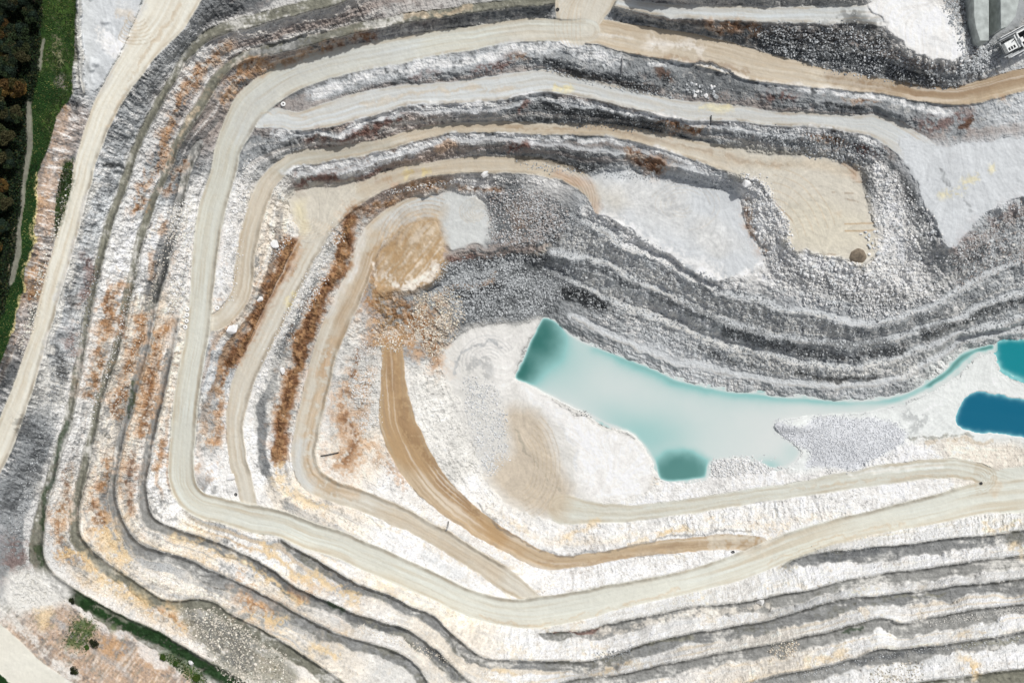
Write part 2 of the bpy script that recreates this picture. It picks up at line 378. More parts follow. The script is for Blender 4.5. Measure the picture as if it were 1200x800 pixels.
def gauss(u0, v0, ru, rv, ang=0.0):
    c, s = math.cos(math.radians(ang)), math.sin(math.radians(ang))
    x, y = uu - u0, vv - v0
    a, b = (x * c + y * s) / ru, (-x * s + y * c) / rv
    return np.exp(-(a * a + b * b))


deep = 0.17 + 0.04 * fbm(70, 33, 2) + 0.015 * fbm(12, 34, 3)
deep += 5.2 * np.clip((gauss(632, 394, 24, 28) + gauss(611, 433, 16, 18)) * (1 + 0.15 * fbm(10, 38, 3)), 0, 1)
deep += 3.2 * sstep(0.15, 0.85, gauss(798, 552, 36, 24) * (1 + 0.14 * fbm(12, 71, 3)))
deep += (0.55 * gauss(765, 515, 55, 40) + 0.5 * gauss(650, 425, 46, 34) + 0.35 * gauss(720, 490, 50, 20, 30)) * np.clip(1 + 0.25 * fbm(50, 35, 2), 0.3, 2)
Dn, _, _, _ = dist_line([(700, 408), (740, 424), (790, 444), (840, 457), (900, 463), (975, 469), (1030, 468), (1060, 460), (1085, 447), (1110, 430), (1130, 412), (1160, 404)], 40)
deep += (0.9 * np.exp(-(Dn / 7.0) ** 2) + 0.35 * np.exp(-(Dn / 18.0) ** 2)) * np.clip(0.95 + 0.3 * fbm(40, 36, 2), 0.2, 2)
Dn2, _, _, _ = dist_line([(1090, 448), (1115, 428), (1135, 410), (1165, 403)], 30)
deep += 3.0 * np.exp(-(Dn2 / 6.0) ** 2)
deep += 1.0 * gauss(902, 546, 14, 8) + 0.5 * gauss(930, 530, 14, 14)
deep = np.where(uu > 850, deep * (1 - 0.6 * sstep(860, 960, uu) * sstep(468, 478, vv)), deep)
ins = dp < 0
Z[ins] = (WATER_Z - np.clip(deep, 0.05, 6) * sstep(0, 4, -dp))[ins]
fixed[ins] = True
cls[ins] = BED
berm[ins] = 0
flat_layers.append((np.clip(0.5 - dp / 2, 0, 1), 'silt'))
for d in (dpa, dpb):
    ins = d < 0
    Z[ins] = (WATER_Z - 0.1 - 4.0 * sstep(-1, 9, -d + 2 * spill_n))[ins]
    fixed[ins] = True
    cls[ins] = BED
    berm[ins] = 0
    flat_layers.append((np.clip(0.5 - d / 2, 0, 1), 'silt'))

# ------------------------------------------------------------------ levels between the lines
RIDGES = [[(338, 285), (336, 300), (326, 325), (312, 350), (300, 375), (285, 400), (270, 425)],
          [(412, 262), (410, 285), (402, 310), (388, 330), (378, 350), (365, 380), (352, 405), (345, 440), (338, 470), (330, 500), (326, 535)]]
patch0 = fbm(9, 307, 3, 0.75)


def relax(z, f, n):
    for _ in range(n):
        p = np.pad(z, 1, mode='edge')
        a = (p[:-2, 1:-1] + p[2:, 1:-1] + p[1:-1, :-2] + p[1:-1, 2:]) * 0.25
        z = np.where(f, z, a)
    return z


def solve(z, f, level=0):
    h, w = z.shape
    if min(h, w) < 24 or level > 6:
        m = z[f].mean() if f.any() else 0
        return relax(np.where(f, z, m), f, 400)
    h2, w2 = (h + 1) // 2, (w + 1) // 2
    zp = np.zeros((h2 * 2, w2 * 2), np.float32)
    fp = np.zeros((h2 * 2, w2 * 2), np.float32)
    zp[:h, :w] = np.where(f, z, 0)
    fp[:h, :w] = f
    zs = zp.reshape(h2, 2, w2, 2).sum((1, 3))
    fs = fp.reshape(h2, 2, w2, 2).sum((1, 3))
    zc = solve(np.where(fs > 0, zs / np.maximum(fs, 1e-6), 0).astype(np.float32), fs > 0, level + 1)
    up = np.repeat(np.repeat(zc, 2, 0), 2, 1)[:h, :w]
    return relax(np.where(f, z, up), f, 60)


Z = solve(Z, fixed)
Z = np.where(fixed, blur(Z, 1), Z).astype(np.float32)

Zlevel = Z.copy()
# slope and fall direction on the plate
gz = blur(Z, 2)
gv, gu = np.gradient(gz)
slope = np.hypot(gu, gv) / S
fu, fv = gu / (np.hypot(gu, gv) + 1e-5), gv / (np.hypot(gu, gv) + 1e-5)
fu, fv = blur(fu, 6), blur(fv, 6)
nn = np.hypot(fu, fv) + 1e-5
fu, fv = fu / nn, fv / nn


def lic(n, du, dv, k):
    out = n.copy()
    cx, cy = np.meshgrid(np.arange(W, dtype=np.float32), np.arange(H, dtype=np.float32))
    for sgn in (1, -1):
        x, y = cx.copy(), cy.copy()
        for _ in range(k):
            xi = np.clip(x + 0.5, 0, W - 1).astype(np.int32)
            yi = np.clip(y + 0.5, 0, H - 1).astype(np.int32)
            x = x + sgn * du[yi, xi]
            y = y + sgn * dv[yi, xi]
            xi = np.clip(x + 0.5, 0, W - 1).astype(np.int32)
            yi = np.clip(y + 0.5, 0, H - 1).astype(np.int32)
            out += n[yi, xi]
    out /= (2 * k + 1)
    return (out - out.mean()) / (out.std() + 1e-6)


white_n = RNG.standard_normal((H, W)).astype(np.float32)
fall = lic(blur(white_n, 2), fu, fv, 5)              # gullies running down the faces
fall_c = lic(fbm(6, 5, 2), fu, fv, 8)
strat = lic(blur(np.roll(white_n, 77, 0), 2), -fv, fu, 9)  # ledges along them
gate = sstep(-0.5, 0.9, fbm(45, 44, 3)) * 0.9 + 0.25
face = (~fixed).astype(np.float32)
facew = blur(face, 2) * sstep(0.15, 0.6, slope)
facew = np.where((cls == FACE), np.maximum(facew, 0.35), facew * 0.4)
blocks = fbm(9, 55, 4, 0.75)
lumps = fbm(30, 66, 3, 0.6)
crag = 1 - 0.6 * sstep(540, 680, vv) * sstep(250, 420, uu)
slabs = np.round((fbm(15, 59, 3, 0.6) + 0.5 * fbm(5, 60, 2)) * 2.2) / 2.2
fine = fbm(3.4, 57, 2, 0.8) * np.clip(0.9 + 0.9 * fbm(38, 58, 3), 0.15, 2.2)
gate = np.where((uu < 220) & (vv < 560), np.maximum(gate, 0.8), gate)
Zd = Z + facew * crag * (0.30 * fine + 0.17 * fall * gate + 0.16 * strat + 0.40 * blocks + 0.85 * lumps + 0.55 * slabs + 0.22 * fall_c * gate)
ground_n = fbm(5, 77, 3, 0.8)
Zd += np.where(cls == BENCH, 0.24, 0.05) * ground_n * fixed * (cls != BED)
Zd += np.where(cls == BENCH, 0.35, 0.0) * fbm(18, 78, 3)
Zd += np.where(cls == FLOOR, 0.16, 0.0) * fbm(14, 79, 4, 0.7)
ZB = berm * np.clip(0.85 + 0.35 * fbm(7, 88, 3, 0.7), 0.3, 1.5) * np.clip(0.85 + 0.4 * fbm(60, 89, 2), 0.4, 1.4)
Zd += np.clip(ZB, 0, 4)
# heaps on the white yard beside the rim road, and the long bank along the fence line
Zd += 1.6 * np.clip(fbm(16, 91, 3), 0, 1) * sstep(0, 6, -poly_mask([(98, -80), (125, -80), (135, 40), (112, 100), (101, 90), (97, 40)]))
Db, _, _, _ = dist_line([(91, -70), (91, 0), (90, 40), (94, 80), (97, 108)], 20)
Zd += 2.6 * np.exp(-(Db / 2.2) ** 2)
Zd += 2.0 * np.clip(gauss(1000, 515, 50, 24) + gauss(930, 500, 20, 6), 0, 1) * (cls != BED)
for pts in RIDGES:
    d_, _, _, _ = dist_line(pts, 20, 2.5)
    Zd += (1.5 + 0.9 * patch0) * np.exp(-(d_ / 4.0) ** 2) * (d_ < 20) * (cls == FACE)
# wheel ruts
rut = np.zeros((H, W), np.float32)
for k, off in enumerate((-7, -4.5, 2.5, 5.5)):
    rut += np.exp(-((lane_d - off + 1.2 * np.sin(lane_s * 0.031 + k * 2)) / 0.8) ** 2)
Zd -= 0.06 * rut * ((cls == ROAD) | (cls == RIM))
Z = Zd.astype(np.float32)

# ------------------------------------------------------------------ ground colours (stone and soil, with shade painted along the bench crests)
# bare rock: geology of each sector
CP = [
    (150, 110, 'grey', 45), (120, 230, 'greywhite', 30), (95, 300, 'greywhite', 30), (75, 400, 'greywhite', 30), (60, 450, 'pale', 25), (50, 520, 'grey', 28), (20, 600, 'grey', 35),
    (25, 650, 'mid', 30), (215, 60, 'greywhite', 35), (260, 15, 'mid', 35), (350, -20, 'mid', 50),
    (140, 300, 'white', 22), (118, 400, 'cream', 24), (95, 500, 'white', 24), (72, 590, 'cream', 24), (180, 290, 'white', 20), (150, 420, 'cream', 24), (128, 510, 'cream', 24),
    (110, 600, 'cream', 24), (212, 300, 'white', 20), (190, 380, 'cream', 22), (160, 520, 'cream', 22), (150, 600, 'cream', 22), (188, 540, 'white', 22), (185, 590, 'white', 22),
    (222, 75, 'pale', 25), (215, 120, 'pinkgrey', 25), (265, 60, 'pinkgrey', 30), (350, 40, 'pinkgrey', 35), (420, 15, 'pinkgrey', 40), (500, 0, 'pinkgrey', 40), (560, 25, 'mid', 35), (610, 18, 'mid', 30),
    (300, 85, 'pinkgrey', 25), (380, 60, 'pinkgrey', 25), (450, 45, 'grey', 30), (520, 30, 'mid', 30),
    (760, 30, 'grey', 35), (830, 35, 'mid', 35), (900, 45, 'dgrey', 35), (980, 60, 'dgrey', 45), (1060, 90, 'dgrey', 35), (1125, 85, 'grey', 25), (1140, 20, 'mid', 25), (900, -5, 'dgrey', 60),
    (400, 105, 'grey', 30), (480, 90, 'grey', 30), (560, 75, 'grey', 30), (620, 62, 'grey', 30), (680, 72, 'grey', 28), (730, 90, 'mid', 30), (800, 95, 'mid', 30), (870, 110, 'mid', 30), (960, 118, 'grey', 35), (1040, 128, 'grey', 35), (1120, 145, 'grey', 35),
    (1180, 140, 'greywhite', 40), (330, 165, 'grey', 25), (400, 162, 'pinkgrey', 28), (480, 140, 'pinkgrey', 28), (560, 132, 'grey', 28), (630, 128, 'mid', 28), (700, 138, 'dgrey', 30), (780, 150, 'mid', 30), (860, 160, 'grey', 30), (950, 165, 'grey', 35), (1040, 210, 'mid', 35),
    (340, 210, 'pale', 22), (420, 195, 'pinkgrey', 25), (520, 172, 'pinkgrey', 25), (600, 172, 'mid', 28), (680, 180, 'mid', 28), (760, 192, 'grey', 25), (830, 208, 'greywhite', 25), (890, 250, 'white', 22), (900, 290, 'white', 20),
    (262, 260, 'white', 20), (262, 320, 'white', 20), (312, 260, 'cream', 20), (310, 320, 'cream', 22), (290, 370, 'cream', 22), (260, 440, 'greywhite', 20), (245, 500, 'pale', 20), (255, 560, 'white', 20),
    (395, 280, 'pale', 20), (375, 330, 'pale', 20), (345, 400, 'pale', 20), (320, 470, 'pale', 22), (310, 540, 'white', 22), (340, 590, 'cream', 22), (400, 610, 'cream', 22), (470, 640, 'white', 25), (550, 680, 'white', 25),
    (420, 410, 'pale', 22), (400, 470, 'pale', 22), (410, 540, 'cream', 22), (460, 580, 'white', 22), (540, 630, 'white', 25), (620, 680, 'white', 25), (720, 670, 'white', 30), (820, 650, 'white', 30),
    (500, 470, 'pale', 22), (530, 530, 'pale', 25), (570, 590, 'white', 25), (640, 630, 'white', 25), (740, 615, 'white', 30), (850, 605, 'white', 30), (950, 595, 'white', 30), (1080, 572, 'white', 30),
    (560, 205, 'white', 18), (500, 215, 'pink', 18), (640, 215, 'white', 18), (620, 255, 'mid', 30), (580, 300, 'dgrey', 28), (560, 340, 'mid', 28), (620, 340, 'mid', 28), (490, 370, 'grey', 25),
    (720, 285, 'greywhite', 35), (800, 340, 'greywhite', 35), (680, 345, 'grey', 30), (900, 400, 'grey', 40), (1000, 415, 'grey', 40), (960, 345, 'greywhite', 30), (1100, 310, 'grey', 40), (1170, 280, 'greywhite', 35), (1150, 340, 'grey', 35), (1200, 360, 'greywhite', 35), (760, 330, 'greywhite', 30), (900, 440, 'greywhite', 30),
    (850, 430, 'greywhite', 30), (1000, 445, 'greywhite', 25), (1050, 260, 'white', 28), (1040, 310, 'white', 22), (1080, 240, 'mid', 22), (1130, 460, 'silt', 30), (1150, 530, 'cream', 30),
    (330, 640, 'white', 20), (450, 690, 'cream', 25), (560, 745, 'cream', 25), (280, 650, 'white', 20), (400, 700, 'white', 25), (500, 745, 'cream', 25), (220, 645, 'cream', 22), (340, 700, 'cream', 25), (450, 745, 'white', 25),
    (180, 665, 'cream', 22), (300, 715, 'cream', 22), (400, 765, 'cream', 30), (120, 690, 'cream', 22), (180, 715, 'cream', 25), (240, 745, 'cream', 25), (300, 775, 'cream', 30), (450, 785, 'pale', 25),
    (60, 735, 'pink', 25), (120, 770, 'pink', 35), (200, 790, 'pink', 30), (40, 690, 'pale', 25), (700, 760, 'white', 50), (850, 720, 'white', 50), (1000, 690, 'white', 60), (1150, 690, 'white', 60), (1000, 750, 'white', 50), (1150, 730, 'white', 50), (900, 775, 'cream', 50), (1100, 780, 'white', 50), (640, 760, 'white', 40),
    (95, 150, 'pinkgrey', 15), (60, 200, 'pink', 18), (55, 260, 'pink', 18), (45, 320, 'ochre', 18), (25, 390, 'pinkgrey', 18), (5, 430, 'dgrey', 18), (92, 60, 'pale', 12), (76, 150, 'pink', 14),
]
num = np.zeros((H, W, 3), np.float32)
den = np.full((H, W), 1e-12, np.float32)
wu, wv = uu + 8 * fbm(30, 401, 5, 0.8), vv + 8 * fbm(30, 431, 5, 0.8)
for (a, b, c, r) in CP:
    g = np.exp(-((wu - a) ** 2 + (wv - b) ** 2) / (1.1 * r * r)) + 1e-5 / (1 + ((wu - a) ** 2 + (wv - b) ** 2) / 400)
    num += g[..., None] * P[c]
    den += g
col = num / den[..., None]

patch = fbm(14, 301, 4, 0.75)
patch2 = fbm(7, 331, 3, 0.8)
big = fbm(70, 351, 3, 0.6)
speck = fbm(2.6, 371, 2, 0.8)
stain = patch * 0.6 + patch2 * 0.8 + 0.08 * fall + 0.4 * speck
rockw = (cls == FACE)[..., None]
hf2 = 0.55 * patch2 + 0.7 * fbm(5.5, 341, 3, 0.8) + 0.2 * strat
# veins and dirt that belong to the rock
rockvar = 1 + 0.07 * fall * gate + 0.06 * strat + 0.13 * patch + 0.10 * speck + 0.08 * big
col = np.where(rockw, col * np.clip(rockvar, 0.35, 1.35)[..., None], col)
crack = 1 - np.abs(fbm(16, 711, 4, 0.7)) * 2.2
crack2 = 1 - np.abs(fbm(8, 731, 3, 0.7)) * 2.4
seam = sstep(0.86, 1.0, crack) * sstep(-0.3, 0.6, fbm(40, 741, 3)) + 0.6 * sstep(0.9, 1.0, crack2) * sstep(-0.2, 0.7, fbm(28, 751, 3))


def mixin(c, wgt, where=None):
    global col
    wgt = np.clip(wgt, 0, 1) * (rockw[..., 0] if where is None else where)
    col = col * (1 - wgt[..., None]) + P[c] * wgt[..., None]


south = sstep(560, 640, vv)
west = 1 - sstep(330, 460, uu)
north = (1 - sstep(150, 230, vv)) * sstep(240, 300, uu)
ne = sstep(640, 700, uu) * (1 - sstep(450, 480, vv)) * sstep(200, 260, vv)
hf = patch * 0.5 + patch2 * 0.7 + 0.3 * speck
mixin('ochre', 0.55 * sstep(0.35, 1.1, hf + 0.5 * fbm(50, 761, 3)) * west * (1 - north) * sstep(240, 380, vv) * sstep(60, 120, uu))
mixin('gold', 0.45 * sstep(0.35, 1.2, hf + 0.7 * fbm(60, 771, 3)) * south * sstep(80, 140, uu))
mixin('mid', 0.65 * sstep(0.2, 1.1, -hf + 0.6 * fbm(40, 781, 3)) * west)
mixin('dgrey', 0.6 * sstep(0.6, 1.3, fbm(6, 785, 3, 0.8) + 0.6 * fbm(50, 786, 3)) * west)
mixin('greywhite', 0.35 * sstep(0.2, 1.0, patch2 + 0.6 * fbm(60, 791, 3)) * south)
mixin('pinkgrey', 0.45 * sstep(0.2, 1.1, hf + 0.4 * fbm(60, 801, 3)) * north)
mixin('black', 0.6 * sstep(0.35, 1.1, -hf + 0.5 * fbm(50, 811, 3)) * north)
mixin('pale', 0.5 * sstep(0.3, 1.2, fbm(5, 821, 3, 0.8) + 0.6 * fbm(45, 831, 3)) * north)
mixin('dgrey', 0.5 * sstep(0.3, 1.0, hf + 0.7 * fbm(36, 841, 3)) * ne)
mixin('white', 0.8 * sstep(0.0, 1.0, fbm(5, 851, 3, 0.8) + 0.7 * fbm(44, 861, 3)) * ne)
s0 = (1 - sstep(0, 14, uu - (205 - vv * 0.36))) * (vv < 560)
mixin('white', 0.75 * sstep(0.1, 1.4, fall) * s0)
mixin('dgrey', 0.75 * sstep(0.2, 1.5, -fall + 0.9 * fbm(40, 871, 3)) * s0)
sw_ = sstep(690, 720, vv) * (1 - sstep(240, 300, uu))
mixin('olive', 0.55 * sstep(0.2, 1.6, -fall + 0.5 * patch) * sw_)
mixin('cream', 0.5 * sstep(0.4, 1.6, fall + 0.5 * patch) * sw_)
# bedding: level courses of darker, ochre and pale stone that run along every wall
bed_t = np.random.default_rng(23).standard_normal(400).astype(np.float32)
bz_ = np.clip((Zlevel + 0.7 * fbm(34, 1401, 3) + 0.25 * fbm(7, 1402, 2) + 70) / 1.15, 0, 398)
bi_ = bz_.astype(int)
bed = bed_t[bi_] * (1 - (bz_ - bi_)) + bed_t[bi_ + 1] * (bz_ - bi_)
bed2 = np.roll(bed_t, 57)[bi_] * (1 - (bz_ - bi_)) + np.roll(bed_t, 57)[bi_ + 1] * (bz_ - bi_)
pres = sstep(-0.7, 0.5, fbm(55, 1403, 3))
tex = 0.5 * hf + 0.3 * speck
wband = west * (1 - 0.5 * s0)
mixin('mid', 0.65 * sstep(0.3, 1.2, bed + 0.5 * tex) * pres * wband)
mixin('dgrey', 0.6 * sstep(0.7, 1.5, bed + 0.6 * tex) * pres * wband * (1 - south * 0.6))
mixin('ochre', 0.6 * sstep(0.4, 1.3, bed2 + 0.6 * tex) * sstep(-0.3, 0.6, fbm(70, 1404, 3)) * wband * sstep(200, 330, vv) * (1 - 0.4 * south))
mixin('white', 0.6 * sstep(0.4, 1.2, -bed + 0.4 * tex) * wband)
mixin('greywhite', 0.5 * sstep(0.2, 1.2, bed + 0.5 * tex) * pres * south)
mixin('gold', 0.4 * sstep(0.5, 1.3, bed2 + 0.5 * tex) * pres * south)
mixin('pinkgrey', 0.6 * sstep(0.2, 1.0, bed2 + 0.5 * tex) * north)
mixin('pale', 0.5 * sstep(0.4, 1.2, -bed + 0.5 * tex) * np.maximum(north, ne))
mixin('dgrey', 0.55 * seam * (1 - 0.75 * south))
mixin('dbrown', 0.35 * seam * south)
for w, c in flat_layers:
    w = w[..., None]
    col = col * (1 - w) + P[c] * w


bm_ = (cls == BENCH).astype(np.float32)
mixin('pale', 0.75 * sstep(0.0, 1.0, hf * 0.7 + 0.9 * fbm(46, 881, 3) + 0.2 * strat), bm_)
mixin('olive', 0.6 * sstep(0.3, 1.0, -hf * 0.6 + 0.9 * fbm(60, 891, 3)), bm_)
mixin('black', 0.5 * sstep(0.6, 1.3, speck + 0.5 * patch), bm_)


def paint(c, pts, width, k=1.0, thr=0.0, noise=None, soft=0.45, only=None, warp=3.0):
    """a stain or bed of other stone along pts; thr > 0 breaks it up"""
    global col
    if len(pts) == 1:
        pts = [pts[0], (pts[0][0] + 1, pts[0][1])]
    D, _, _, _ = dist_line([(p[0], p[1]) for p in pts], width * 0.8, warp)
    w = np.clip((width * 0.5 * (1 + soft) - D) / (width * soft + 1e-3), 0, 1)
    n = stain if noise is None else noise
    if thr is not None:
        w = w * sstep(thr - 0.3, thr + 0.3, n + 1.0 * (w - 0.5))
    w = w * k
    if only is not None:
        w = w * np.isin(cls, only)
    w = w[..., None]
    col = col * (1 - w) + P[c] * w * (1 + 0.26 * hf if thr is not None else 1 + 0.05 * hf)[..., None]


_paint = paint


def paint(c, pts, width, k=1.0, thr=0.0, noise=None, soft=0.45, only=None, warp=3.0):
    if c in ('ochre', 'rust', 'gold', 'redbr') and only is None:
        _paint('ochre' if c == 'rust' else c, pts, width * 2.1, 0.38 * k, 0.15, None, 0.8, None, 5.0)
        _paint(c, pts, width * 1.1, 0.8 * k, (thr or 0) + 0.05, None, 0.7, None, 4.0)
        if c in ('rust', 'ochre'):
            _paint('deep' if c == 'rust' else 'rust', pts, width * 0.8, 0.55 * k, 0.35, hf2, 0.7, None, 4.0)
            _paint('cream', pts, width * 1.1, 0.5 * k, 0.5, -hf2, 0.7, None, 4.0)
    else:
        _paint(c, pts, width, k, thr, noise, soft, only, warp)


def blot(c, pts, k=1.0, thr=0.0, noise=None, soft=10, only=None):
    global col
    D = poly_mask(pts, 2.0)
    w = np.clip(0.5 - D / soft, 0, 1)
    n = stain if noise is None else noise
    if thr is not None:
        w = w * sstep(thr - 0.3, thr + 0.3, n + 1.0 * (w - 0.5))
    w = w * k
    if only is not None:
        w = w * np.isin(cls, only)
    w = w[..., None]
    col = col * (1 - w) + P[c] * w * (1 + 0.26 * hf if thr is not None else 1 + 0.05 * hf)[..., None]


NF = [FACE, BENCH, FLOOR, BANK]
# ochre and rust beds, west wall
paint('ochre', [(262, 55), (240, 78), (222, 102), (205, 135), (195, 158)], 13, 0.8, 0.0)
paint('rust', [(232, 90), (222, 105)], 8, 0.8, 0.0)
paint('ochre', [(300, 78), (280, 95), (262, 112)], 12, 0.8, 0.05)
paint('rust', [(300, 75), (290, 84)], 8, 0.7, 0.0)
paint('ochre', [(198, 170), (188, 190), (170, 215), (160, 240)], 13, 0.75, 0.05)
paint('rust', [(166, 225), (162, 240)], 10, 0.9, 0.0)
paint('rust', [(218, 195), (210, 208), (200, 220)], 9, 0.9, 0.0)
paint('ochre', [(190, 262), (186, 275)], 9, 0.7, 0.0)
paint('ochre', [(180, 300), (176, 330)], 8, 0.5, 0.2)
paint('ochre', [(140, 338), (130, 365), (122, 395), (112, 430), (106, 460)], 13, 0.95, -0.15)
paint('rust', [(132, 350), (127, 372)], 8, 0.6, 0.0)
paint('rust', [(145, 368), (140, 395)], 9, 0.85, 0.0)
paint('ochre', [(166, 370), (156, 405), (148, 440), (138, 475)], 13, 0.95, -0.15)
paint('rust', [(143, 462), (136, 480)], 12, 0.8, 0.0)
paint('ochre', [(196, 385), (186, 405), (178, 440), (170, 480), (165, 505)], 14, 0.95, -0.2)
paint('rust', [(190, 395), (180, 430), (168, 500)], 7, 0.7, 0.1)
paint('rust', [(158, 525), (152, 550), (150, 575), (152, 592)], 11, 0.85, 0.0)
paint('ochre', [(188, 515), (184, 545)], 9, 0.7, 0.0)
paint('ochre', [(125, 540), (118, 560), (112, 590), (116, 615)], 13, 0.8, 0.1)
paint('rust', [(108, 592), (112, 615)], 12, 0.8, 0.0)
paint('rust', [(80, 555), (76, 580), (72, 600)], 12, 0.7, 0.15)
paint('ochre', [(72, 600), (68, 632), (78, 650), (95, 655)], 14, 0.8, 0.0)
paint('gold', [(75, 645), (95, 652), (110, 668), (130, 680), (150, 690), (175, 705), (200, 722), (215, 735)], 14, 0.8, 0.0)
paint('ochre', [(185, 712), (205, 725), (215, 735)], 10, 0.7, 0.1)
paint('gold', [(118, 620), (135, 645), (150, 655)], 16, 0.8, -0.1)
paint('ochre', [(290, 700), (300, 710), (315, 720)], 18, 0.9, 0.0)
paint('gold', [(310, 640), (335, 660), (360, 675), (390, 690), (420, 705)], 10, 0.8, -0.1)
paint('gold', [(300, 668), (330, 690), (355, 705)], 9, 0.75, 0.0)
paint('ochre', [(340, 690), (360, 702)], 9, 0.7, 0.0)
paint('gold', [(300, 720), (330, 730)], 10, 0.8, 0.0)
paint('gold', [(365, 755), (385, 765), (400, 775)], 9, 0.8, 0.0)
paint('gold', [(200, 625), (250, 645), (300, 665)], 6, 0.55, 0.1)
paint('cream', [(700, 740), (800, 720), (900, 710)], 9, 0.5, 0.1)
for s in ([(570, 790), (600, 785)], [(700, 785), (735, 778)], [(935, 775), (990, 760)], [(1120, 745), (1150, 738)], [(1130, 770), (1140, 785)], [(1150, 620), (1195, 612)], [(1190, 640), (1200, 645)], [(770, 630), (790, 622)], [(740, 635), (800, 620)], [(830, 610), (850, 612)], [(660, 630), (700, 615)], [(690, 562), (770, 563)]):
    paint('gold', s, 7, 0.5, 0.15)
paint('gold', [(1138, 590 + 190), (1142, 790)], 8, 0.7, 0.1)
# inner ridges
paint('rust', [(338, 285), (336, 300), (326, 325), (312, 350), (300, 375), (285, 400), (270, 425)], 14, 1.0, -0.45)
paint('ochre', [(342, 290), (330, 322), (312, 348), (292, 385)], 6, 0.8, 0.0)
paint('deep', [(336, 300), (322, 332)], 6, 0.7, 0.1)
paint('ochre', [(268, 430), (260, 460), (255, 500), (250, 525)], 11, 0.8, -0.05)
paint('rust', [(266, 425), (262, 450)], 9, 0.7, 0.0)
paint('rust', [(412, 262), (410, 285), (402, 310), (388, 330), (378, 350), (365, 380), (352, 405), (345, 440), (338, 470), (330, 500), (326, 535)], 15, 1.0, -0.45)
paint('deep', [(410, 270), (402, 308), (385, 335), (372, 368), (335, 480)], 6, 0.8, 0.0)
paint('ochre', [(406, 285), (385, 330), (350, 400), (340, 445), (325, 510), (325, 550)], 7, 0.8, 0.05)
paint('gold', [(325, 545), (330, 565), (350, 580), (380, 592)], 10, 0.6, 0.0)
paint('rust', [(425, 415), (420, 432), (412, 440)], 8, 0.9, 0.0)
paint('ochre', [(405, 455), (400, 480), (408, 510), (415, 535), (400, 545)], 24, 0.75, 0.05)
paint('rust', [(405, 490), (415, 520), (405, 543)], 10, 0.7, 0.15)
paint('ochre', [(455, 355), (480, 372), (500, 395), (510, 420)], 26, 0.7, 0.1)
paint('rust', [(478, 378), (495, 400)], 14, 0.8, 0.1)
paint('rust', [(432, 320), (440, 340), (452, 350)], 6, 0.9, -0.1)
paint('pink', [(455, 212), (475, 222), (490, 220)], 12, 0.8, -0.1)
paint('ochre', [(435, 245), (460, 232), (485, 218), (520, 220)], 6, 0.8, 0.0)
paint('rust', [(500, 219), (560, 218), (590, 219)], 4, 0.8, 0.1)
paint('rust', [(415, 250), (430, 252)], 10, 0.7, 0.0)
paint('pink', [(510, 350), (530, 340), (570, 332), (580, 322)], 8, 0.8, -0.1)
paint('cream', [(630, 295), (645, 290)], 12, 0.9, -0.3)
for pts in RIDGES:
    _paint('rust', pts, 14, 0.95, -0.35, hf2, 0.5, None, 3.0)
    _paint('deep', pts, 11, 0.75, 0.25, hf2, 0.6, None, 4.0)
    _paint('ochre', pts, 15, 0.6, 0.35, -hf2, 0.6, None, 4.0)
# top walls
paint('redbr', [(425, 45), (440, 42)], 9, 0.8, 0.0)
paint('rust', [(380, 57), (415, 48), (440, 42)], 7, 0.7, 0.05)
paint('ochre', [(300, 82), (340, 68), (380, 56)], 8, 0.6, 0.0)
paint('redbr', [(365, 165), (395, 160), (430, 155), (450, 142), (470, 140)], 10, 0.85, -0.1)
paint('redbr', [(480, 90), (510, 85)], 5, 0.7, 0.0)
paint('redbr', [(560, 78), (580, 75), (595, 65)], 9, 0.8, 0.0)
paint('rust', [(600, 62), (615, 65)], 8, 0.8, 0.0)
paint('redbr', [(350, 212), (380, 210), (420, 203), (450, 200)], 11, 0.85, -0.1)
paint('pink', [(515, 172), (535, 170)], 12, 0.9, -0.1)
paint('redbr', [(600, 175), (618, 170)], 8, 0.9, 0.0)
paint('rust', [(738, 180), (748, 184), (762, 190), (770, 195)], 13, 0.95, -0.3)
paint('deep', [(745, 190), (765, 196)], 6, 0.8, 0.0)
paint('rust', [(775, 145), (800, 148), (825, 146)], 9, 0.95, -0.15)
paint('deep', [(772, 85), (785, 92)], 16, 0.8, -0.05)
paint('redbr', [(612, 130), (620, 125)], 7, 0.8, 0.0)
paint('rust', [(828, 30), (855, 33), (885, 36)], 9, 0.85, 0.0)
paint('redbr', [(900, 110), (925, 115)], 11, 0.7, 0.0)
paint('rust', [(1000, 115), (1015, 118), (1030, 120)], 7, 0.9, 0.0)
paint('redbr', [(1085, 145), (1110, 140), (1135, 135)], 16, 0.7, 0.05)
paint('deep', [(1125, 150), (1138, 138)], 11, 0.9, 0.0)
paint('rust', [(955, 158), (980, 165)], 11, 0.85, 0.0)
paint('redbr', [(1000, 170), (1025, 182)], 12, 0.85, 0.0)
paint('rust', [(1170, 115), (1176, 116)], 8, 0.8, 0.0)
paint('rust', [(878, 235), (879, 258), (885, 275), (890, 295)], 9, 0.7, 0.2)
paint('rust', [(605, 250), (612, 262)], 22, 0.5, 0.35)
